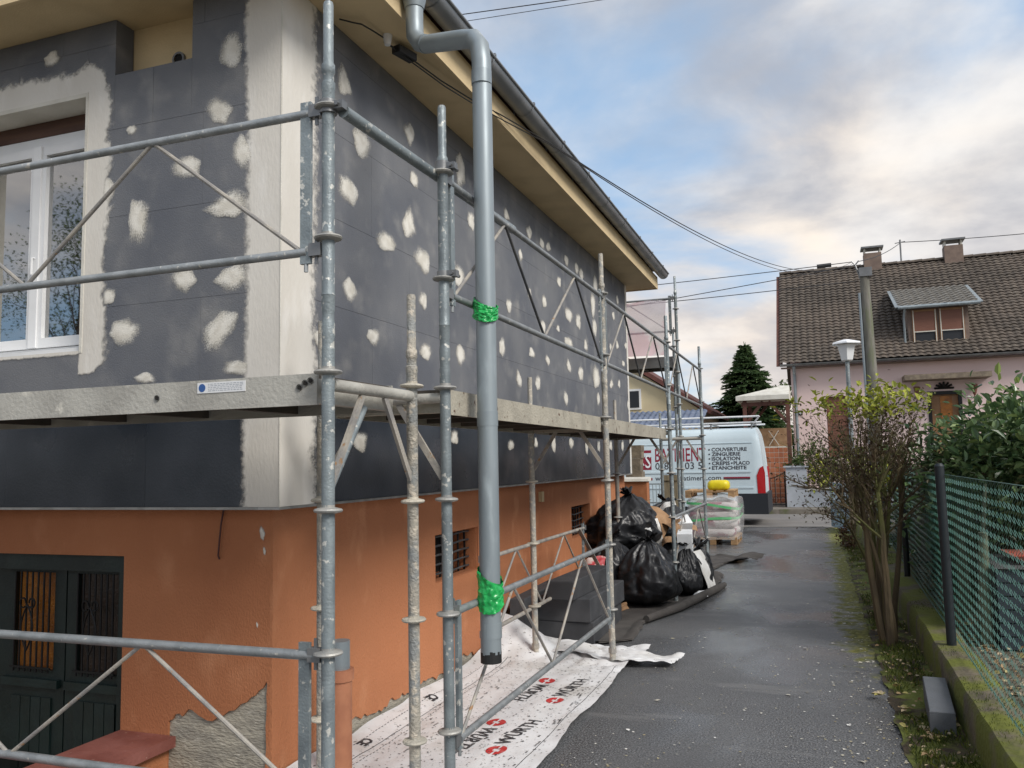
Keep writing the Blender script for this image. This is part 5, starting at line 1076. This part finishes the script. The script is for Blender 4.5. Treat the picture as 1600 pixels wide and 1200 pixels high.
# ================================================================ right-hand boundary
lw = thing('low_garden_wall', 'low mossy concrete wall under the green wire fence', 'wall', (.82, 6, 0))
def wf_(u, v):
    y = -2+v*21.2; prof = [(.70,-.02),(.705,.14),(.712,.255),(.728,.275),(.82,.282),(.91,.278),(.93,.262),(.935,-.02)][round(u*7)]
    return (prof[0]+(max(0, y-6.5)*.016 if prof[0] > .8 else 0)+.008*fbm(prof[1]*5, y*3, 1), y, prof[1]+(.010*fbm(prof[0]*6, y*3.5, 5) if prof[1] > .1 else 0))
part('wall', MB().grid(8, 320, wf_), m_moss, lw, True)
fe = thing('chain_link_fence', 'green chain link fence with dark posts on the low mossy wall', 'fence', (.82, 6.5, .28))
m_fpost = mat('dark_green_post', (.010,.016,.020), rough=.5); m_fw = mat('green_wire', (.035,.115,.090), (.07,.17,.145), s=3, rough=.45)
fx = lambda y: .815+(y-6.51)*.016
for y in (3.0, 6.51, 10.0, 13.5, 17.0):
    p = part('post', MB().tube([(fx(y),y,.26),(fx(y)-.003,y,1.50)], .031, 14), m_fpost, fe, True); part('cap', MB().tube([(fx(y)-.003,y,1.50),(fx(y)-.003,y,1.52)], [.034,.02], 14), m_fpost, p, True)
mb = MB(); wd = .052; nw = int((17-3.0)/wd)
for i in range(nw):
    y0 = 3.0+i*wd; zz = .31; pts = []; k = 0
    while zz < 1.46: pts.append((fx(y0)+.033+(.002 if (k+i) % 2 else -.002)+.006*noise.noise(Vector((y0*1.2, zz*2, 3))), y0+(wd*.53 if k % 2 else -wd*.53), zz+.008*noise.noise(Vector((y0*2, 1, 0))))); zz += .027*1.05; k += 1
    mb.tube(pts, .0016, 3, False)
o = part('wire_mesh', mb, m_fw, fe); o['kind'] = 'stuff'
for z in (.33, .9, 1.45): part('line_wire', MB().tube([(fx(3)+.034,3,z),(fx(8)+.034,8,z-.012),(fx(17)+.034,17,z)], .0025, 5), m_fw, fe)
one('foam_offcut', bevbox(MB(), (.612,5.62,.105), .13, .66, .145, -.06, .004, .05), mat('grey_foam', (.12,.13,.145), (.10,.11,.12), s=6, rough=.7, bump=.3, bs=150), 'grey foam offcut lying in the planting strip against the mossy wall', 'foam block', (.612, 5.62, .03))

# ================================================================ plants
def stem(mb, p, d, ln, r, depth, tips, bend=.25, kids=(2,3), shrink=.66, upb=.10, n=6):
    pts = [Vector(p)]; d = d.normalized(); seg = max(3, int(ln/.12)); rs = [r]
    for i in range(seg):
        d = (d+rv(bend/seg**.5*.6)+Vector((0,0,upb/seg))).normalized(); pts.append(pts[-1]+d*ln/seg); rs.append(r*(1-.5*(i+1)/seg))
    mb.tube(pts, rs, n if depth > 1 else 4, False)
    if depth == 0: tips.append((pts[-1], d)); return
    tips.append((pts[-1], d))
    for k in range(rnd.randint(*kids)):
        i = rnd.randint(max(1, int(seg*(.74 if (depth == 3 and n == 6) else .33))), seg); a = (d+rv(.42)+Vector((0,0,.25))).normalized(); stem(mb, pts[i], a, ln*shrink*rnd.uniform(.7,1.15), rs[i]*.62, depth-1, tips, bend, kids, shrink, upb, n)
m_bark = mat('shrub_bark', (.115,.085,.045), (.07,.052,.03), s=10, col3=(.10,.105,.03), s3=4, lo3=.5, hi3=.65, rough=.9, bump=.9, bs=45, stretch=(1,1,.25))
m_twig = mat('twig_bark', (.09,.065,.04), (.06,.042,.028), s=12, rough=.9)
lm_rose = leafmat('autumn_leaf', [(.045,.026,.016),(.075,.045,.022),(.065,.068,.02),(.17,.20,.025),(.42,.44,.05)], .55, .3)
def rose(name, lab, bases, seed, h, nleaf, yel):
    global rnd; keep = rnd; rnd = random.Random(seed); t = thing(name, lab, 'shrub', (bases[0][0], bases[0][1], 0)); mb = MB(); tips = []
    for (x, y, tx, ty, r, ln) in bases:
        mb = MB(); stem(mb, (x, y, -.02), Vector((tx, ty, 1)), ln, r, 3, tips, .30, (5,6), .48, .10); part('stem', mb, m_bark, t, True)
    lf = MB()
    for p, d in tips:
        top = p.z > h
        for k in range(2+(4 if top else 0)):
            q = p+rv(.06); y_ = rnd.uniform(.75,1) if (top and rnd.random() < yel) else rnd.random()**2*.6
            s_ = rnd.uniform(.022,.042)*(2.1 if y_ > .74 else 1); leaf(lf, q, (d*.5+rv(.8)), Vector((0,0,1)), s_, s_*.55, y_)
    part('leaves', lf, lm_rose, t, fixn=False); rnd = keep; return t
rose('rose_shrub', 'tall bare stemmed rose shrub with gnarled trunks in the planting strip', [(.50,7.55,-.02,.02,.036,1.30),(.47,7.75,-.05,.08,.034,1.43),(.55,7.7,.03,.05,.026,1.26),(.52,8.0,-.02,.06,.034,1.47),(.46,8.1,-.05,.0,.024,1.26),(.58,8.2,.02,.08,.03,1.43),(.50,8.5,-.03,.06,.028,1.39),(.48,8.9,-.02,-.05,.03,1.45)], 21, 2.0, 3, .7)
rose('rose_shrub', 'thinner bushy rose shrub further along the strip beside the pale blue gate', [(.57,10.4,.03,.02,.026,.95),(.58,11.2,.03,.05,.024,.9),(.57,12.2,.02,.0,.026,.9)], 35, 1.25, 3, .5)
# the utility pole side trunk sucker growth
m_ivyl = leafmat('laurel_leaf', [(.035,.072,.032),(.07,.125,.05),(.12,.19,.075),(.19,.27,.12),(.30,.38,.10)], .24, .3)
def bush(name, lab, c, rad, n, ls, m, seed, cat='bush', asp=.45, trunk=True, box=False, grp=None, tintz=True, core=None):
    q = random.Random(seed); t = thing(name, lab, cat, (c[0], c[1], c[2]-rad[2]), grp); lf = MB(); C_ = Vector(c)
    cl_ = []
    for k in range(max(10, n//70)):
        while True:
            v = Vector((q.uniform(-1,1), q.uniform(-1,1), q.uniform(-1,1)))
            if box or v.length < 1: break
        if not box and v.length > 0: v = v.normalized()*(.45+.55*q.random()**.5)
        cl_.append(Vector((v.x*rad[0], v.y*rad[1], v.z*rad[2])))
    cs = min(rad)*.34
    for k in range(n):
        b = q.choice(cl_); p = C_+b+Vector((q.gauss(0,cs), q.gauss(0,cs), q.gauss(0,cs*.8)))
        d = (b.normalized()*.6 if b.length > 0 else Vector((0,0,1)))+Vector((q.gauss(0,.6), q.gauss(0,.6), q.gauss(.25,.5)))
        s_ = ls*q.uniform(.65,1.25); ti = max(0, min(1, q.random()**1.3*.85+.15*(b.z/rad[2]) if tintz else q.random()))
        leaf(lf, p, d, Vector((q.gauss(0,.35), q.gauss(0,.35), 1)), s_, s_*asp, ti)
    part('foliage', lf, m, t, fixn=False)
    if trunk:
        for k in range(7):
            tb = MB();
            e = C_+q.choice(cl_)*.9; s0 = Vector((c[0]+q.uniform(-.12,.12)*rad[0]*2, c[1]+q.uniform(-.12,.12)*rad[1]*2, c[2]-rad[2])); mid = s0.lerp(e, .5)+Vector((q.gauss(0,.06), q.gauss(0,.06), .05)); tb.tube([s0, mid, e], [.03,.02,.007], 6); part('stem', tb, m_twig, t, True)
    return t
bush('laurel_bush', 'glossy cherry laurel bush growing over the wire fence in front of pink house', (1.80,8.0,1.54), (.84,.8,.48), 7000, .098, m_ivyl, 5, 'laurel', .46)
bush('laurel_bush', 'darker laurel bush filling the garden behind the wire fence and bin', (2.3,9.6,1.0), (1.2,1.1,.75), 3600, .11, m_ivyl, 6, 'laurel', .46)
m_hl = leafmat('hedge_leaf', [(.025,.048,.017),(.045,.08,.022),(.075,.115,.03),(.13,.165,.035)], .5, .25)
hd = bush('garden_hedge', 'clipped green hedge behind the wire fence near the gate', (1.9,13.6,.92), (.85,2.6,.68), 9000, .06, m_hl, 9, 'hedge', .5, False, True)
part('dark_core_box', MB().box(1.25,2.55,11.2,16.0,.15,1.42), m_twig, hd)  # solid dark box stands in for the shaded inside of the hedge
h2 = bush('conifer_hedge', 'dark dense hedge just behind the wire fence, left of the bin', (1.48,10.2,.76), (.24,2.1,.62), 9000, .055, m_hl, 10, 'hedge', .3, False, True)
part('dark_core_box', MB().box(1.40,1.58,8.3,12.1,.15,1.15), m_twig, h2)  # another solid core, its dark colour painting the shade within the foliage
for i, (x, y, r, hh, lx) in enumerate(((1.16,8.2,.05,1.15,-.02),(1.12,7.05,.045,.85,.02),(1.10,7.3,.018,1.2,.12))):
    one('tree_stump' if i < 2 else 'garden_stake', MB().tube([(x,y,.15),(x+lx*.5,y+.02,.15+hh*.5),(x+lx,y,.15+hh)], [r,r*.9,r*.75], 10), mat('pale_bark', (.13,.15,.10), (.08,.095,.065), s=9, rough=.9, bump=.6), ('mossy green stump behind the wire fence post','pale mossy stump behind the wire fence next to the bin','thin leaning stake behind the wire fence')[i], 'stump' if i < 2 else 'stake', (x, y, .15), True)
m_bin = mat('dark_blue_bin', (.016,.026,.038), (.024,.036,.05), s=5, rough=.5)
cpb = thing('compost_bin', 'dark blue slatted compost bin behind the wire fence', 'bin', (1.6, 7.3, .17))
for k in range(6): part('slat', MB().box(1.19, 2.05, 6.95, 6.975, .18+k*.095, .18+k*.095+.085).box(1.19, 1.215, 6.976, 7.7, .18+k*.095, .18+k*.095+.085), m_bin, cpb)
part('box', MB().box(1.217, 2.05, 6.977, 7.7, .17, .74), m_bin, cpb); part('lid', MB().box(1.18, 2.07, 6.93, 7.72, .751, .775), m_gut, cpb)
one('red_crate', MB().add([(1.41,7.0,.777),(2.1,7.0,.777),(2.1,7.4,.777),(1.41,7.4,.777),(1.31,6.95,.84),(2.15,6.95,.84),(2.15,7.45,.84),(1.31,7.45,.84)], [(0,3,2,1),(4,5,6,7),(0,1,5,4),(1,2,6,5),(2,3,7,6),(3,0,4,7)]), mat('red_plastic', (.42,.09,.06), (.36,.14,.11), s=6, rough=.5), 'shallow red tray lying on the dark compost bin', 'tray', (1.8, 7.2, .777))
# far planting
m_fl = leafmat('light_leaf', [(.035,.06,.018),(.065,.105,.027),(.11,.16,.04),(.17,.22,.06)], .5, .3)
bush('round_bush', 'round leafy green bush behind the street garden wall pillar', (.30,26.9,1.35), (.75,.55,.75), 2600, .09, m_fl, 14, 'bush', .5)
bush('low_plant', 'small leafy plant on top of the garden wall pillar', (-.60,26.3,1.35), (.35,.25,.16), 300, .09, m_fl, 15, 'plant', .5, False)
bush('garden_shrub', 'dark shrub in the pink house garden behind the street wall', (2.1,27.2,1.1), (1.2,.6,.75), 2200, .10, m_hl, 16, 'bush', .5)
bush('garden_shrub', 'broad shrub under the pink house entrance canopy', (4.6,27.4,1.1), (1.6,.6,.8), 2200, .10, m_fl, 17, 'bush', .5)
bush('low_weed', 'reddish brown low weeds at the foot of the pale blue gate', (.46,15.6,.22), (.14,.7,.20), 500, .05, leafmat('rust_leaf', [(.06,.03,.015),(.13,.05,.02),(.10,.10,.02)], .6, .3), 18, 'weeds', .5, False)
# spruce
def spruce(x, y, h, rad, seed):
    q = random.Random(seed); t = thing('spruce_tree', 'dark green spruce rising behind the porch of the pink house', 'tree', (x, y, 0)); tb = MB().tube([(x,y,0),(x,y,h*.5),(x,y,h)], [.18,.10,.015], 8); part('trunk', tb, m_bark, t, True)
    lf = MB(); z = .8
    while z < h:
        k = 1-z/h; R_ = rad*(k**.95)*(.8+.4*q.random())+.03; nb = int(12+14*k)
        for j in range(nb):
            a = q.uniform(0,6.28); L_ = R_*q.uniform(.7,1.12); d = Vector((math.cos(a), math.sin(a), -.12+.3*(z/h)))
            ns = int(6+L_*20)
            for s_ in range(ns):
                u = (s_+q.random())/ns; p = Vector((x,y,z))+d*L_*u+Vector((0,0,-.18*u*u*L_))
                for e in (-1, 1):
                    dd = (d*.7+Vector((-d.y,d.x,0))*e*q.uniform(.4,1)+Vector((0,0,q.uniform(-.3,.25)))); leaf(lf, p, dd, Vector((0,0,1)), q.uniform(.18,.32), .085, max(0, min(1, q.random()*.8+.25*u-.1)))
        z += .11
    for k in range(10): leaf(lf, (x,y,h-.25+.03*k), Vector((q.gauss(0,.4), q.gauss(0,.4), 1)), Vector((1,0,0)), .2, .04, .7)
    part('crown', lf, leafmat('spruce_needles', [(.05,.095,.042),(.08,.14,.06),(.12,.19,.08),(.17,.24,.10)], .6, .35), t, fixn=False)
spruce(-2.85, 40, 6.8, 3.4, 4)
bush('far_tree', 'pale green broadleaf tree beside the spruce behind the porch', (-1.3,42,4.3), (.7,.7,.8), 420, .16, m_fl, 24, 'tree', .6)
# trees standing behind the photographer, mirrored in the window panes
def bare(name, lab, x, y, h, seed):
    global rnd; keep = rnd; rnd = random.Random(seed); t = thing(name, lab, 'tree', (x, y, 0)); mb = MB(); tips = []
    stem(mb, (x,y,-.03), Vector((.05,.02,1)), h*.42, h*.022, 4, tips, .5, (3,4), .66, .2); part('trunk', mb, m_twig, t, True)
    lf = MB()
    for p, d in tips:
        for k in range(26): leaf(lf, p+rv(.35), rv(1), Vector((0,0,1)), .07, .04, rnd.random())
    part('crown', lf, m_fl, t, fixn=False); rnd = keep
bare('garden_tree', 'leafy tree in the garden opposite the house front, seen mirrored in its window', -15.0, -6.2, 8.0, 3)
bare('garden_tree', 'smaller tree opposite the house front, seen mirrored in its window', -19, -7.5, 8.5, 8)

# ================================================================ litter
q = random.Random(77); mb = MB()
def bit(x, y, z, s_, tint):
    a = q.uniform(0,6.28); n_ = q.randint(3,5); vs = [(x+s_*math.cos(a+6.283*k/n_)*(1 if k % 2 else q.uniform(.4,1)), y+s_*math.sin(a+6.283*k/n_)*q.uniform(.5,1), z+q.uniform(0,.35)*s_) for k in range(n_)]
    mb.add(vs, [tuple(range(n_))], tint)
for k in range(2100):
    y = 3+q.random()**1.5*14; x = q.uniform(-1.35,.36) if q.random() < .45 else .38-abs(q.gauss(0,.28)); 
    if x < -1.35: continue
    bit(x, y, .0045, q.uniform(.004,.011)*(2.2 if q.random() < .06 else 1), q.random())
o = struct('litter', mb, leafmat('litter', [(.55,.53,.46),(.34,.29,.16),(.72,.72,.70),(.30,.23,.08)], .8, 0), kind='stuff', label='pale crumbs and leaf fragments scattered over the wet driveway', cat='litter')
mb = MB()
for k in range(700):
    y = 3+q.random()**1.3*14; x = q.uniform(.40,.70); lf_z = .03+.03*(x-.385)/.32
    s_ = q.uniform(.012,.04); leaf(mb, (x, y, lf_z+.012), Vector((q.gauss(0,1), q.gauss(0,1), q.gauss(0,.25))), Vector((q.gauss(0,.4), q.gauss(0,.4), 1)), s_, s_*.6, q.random())
for k in range(1500):
    y = q.uniform(4.5,14); x = .98+abs(q.gauss(0,.6)); s_ = q.uniform(.03,.065); leaf(mb, (x, y, .19), Vector((q.gauss(0,1), q.gauss(0,1), q.gauss(0,.2))), Vector((q.gauss(0,.4), q.gauss(0,.4), 1)), s_, s_*.65, q.random())
o = struct('fallen_leaves', mb, leafmat('dry_leaf', [(.20,.11,.04),(.34,.24,.13),(.46,.38,.26),(.30,.27,.07)], .8, .1), kind='stuff', label='dry fallen leaves in planting strip and garden behind the fence', cat='leaves')
mb = MB()
for k in range(16000):
    if q.random() < .6: x, y = .40+q.random()*.29, 3.5+q.random()**1.4*14
    else: x, y = .72+q.random()*.2, 3.5+q.random()*13
    if noise.noise(Vector((x*3, y*1.6, 6))) < (.0 if x < .7 else .12): continue
    z = (.02+.03*(x-.385)/.32) if x < .7 else .275
    s_ = q.uniform(.012,.05)*(1 if x < .7 else .45); leaf(mb, (x, y, z), Vector((q.gauss(0,.45), q.gauss(0,.45), 1)), Vector((q.gauss(0,1), q.gauss(0,1), .2)), s_, s_*.16, q.random())
o = struct('grass', mb, leafmat('grass_blade', [(.045,.07,.014),(.09,.12,.02),(.18,.20,.03)], .6, .3), kind='stuff', label='short grass and moss tufts in planting strip and on the low wall', cat='grass')
LF = [(.42,5.75),(.55,5.28),(.50,5.35),(.33,6.05),(.48,4.95),(.53,5.2)]
for i, (x, y) in enumerate(LF):
    mb = MB(); a = q.uniform(0,6.28)
    for k in range(5): leaf(mb, (x, y, .035), Vector((math.cos(a+k*.7), math.sin(a+k*.7), q.uniform(0,.35))), Vector((0,0,1)), q.uniform(.05,.08), .035, q.random())
    one('dead_leaf', mb, bpy.data.materials['dry_leaf'], 'large dry brown lobed leaf lying beside the mossy wall strip', 'leaf', (x, y, .03), False, 'large dry leaves', False)
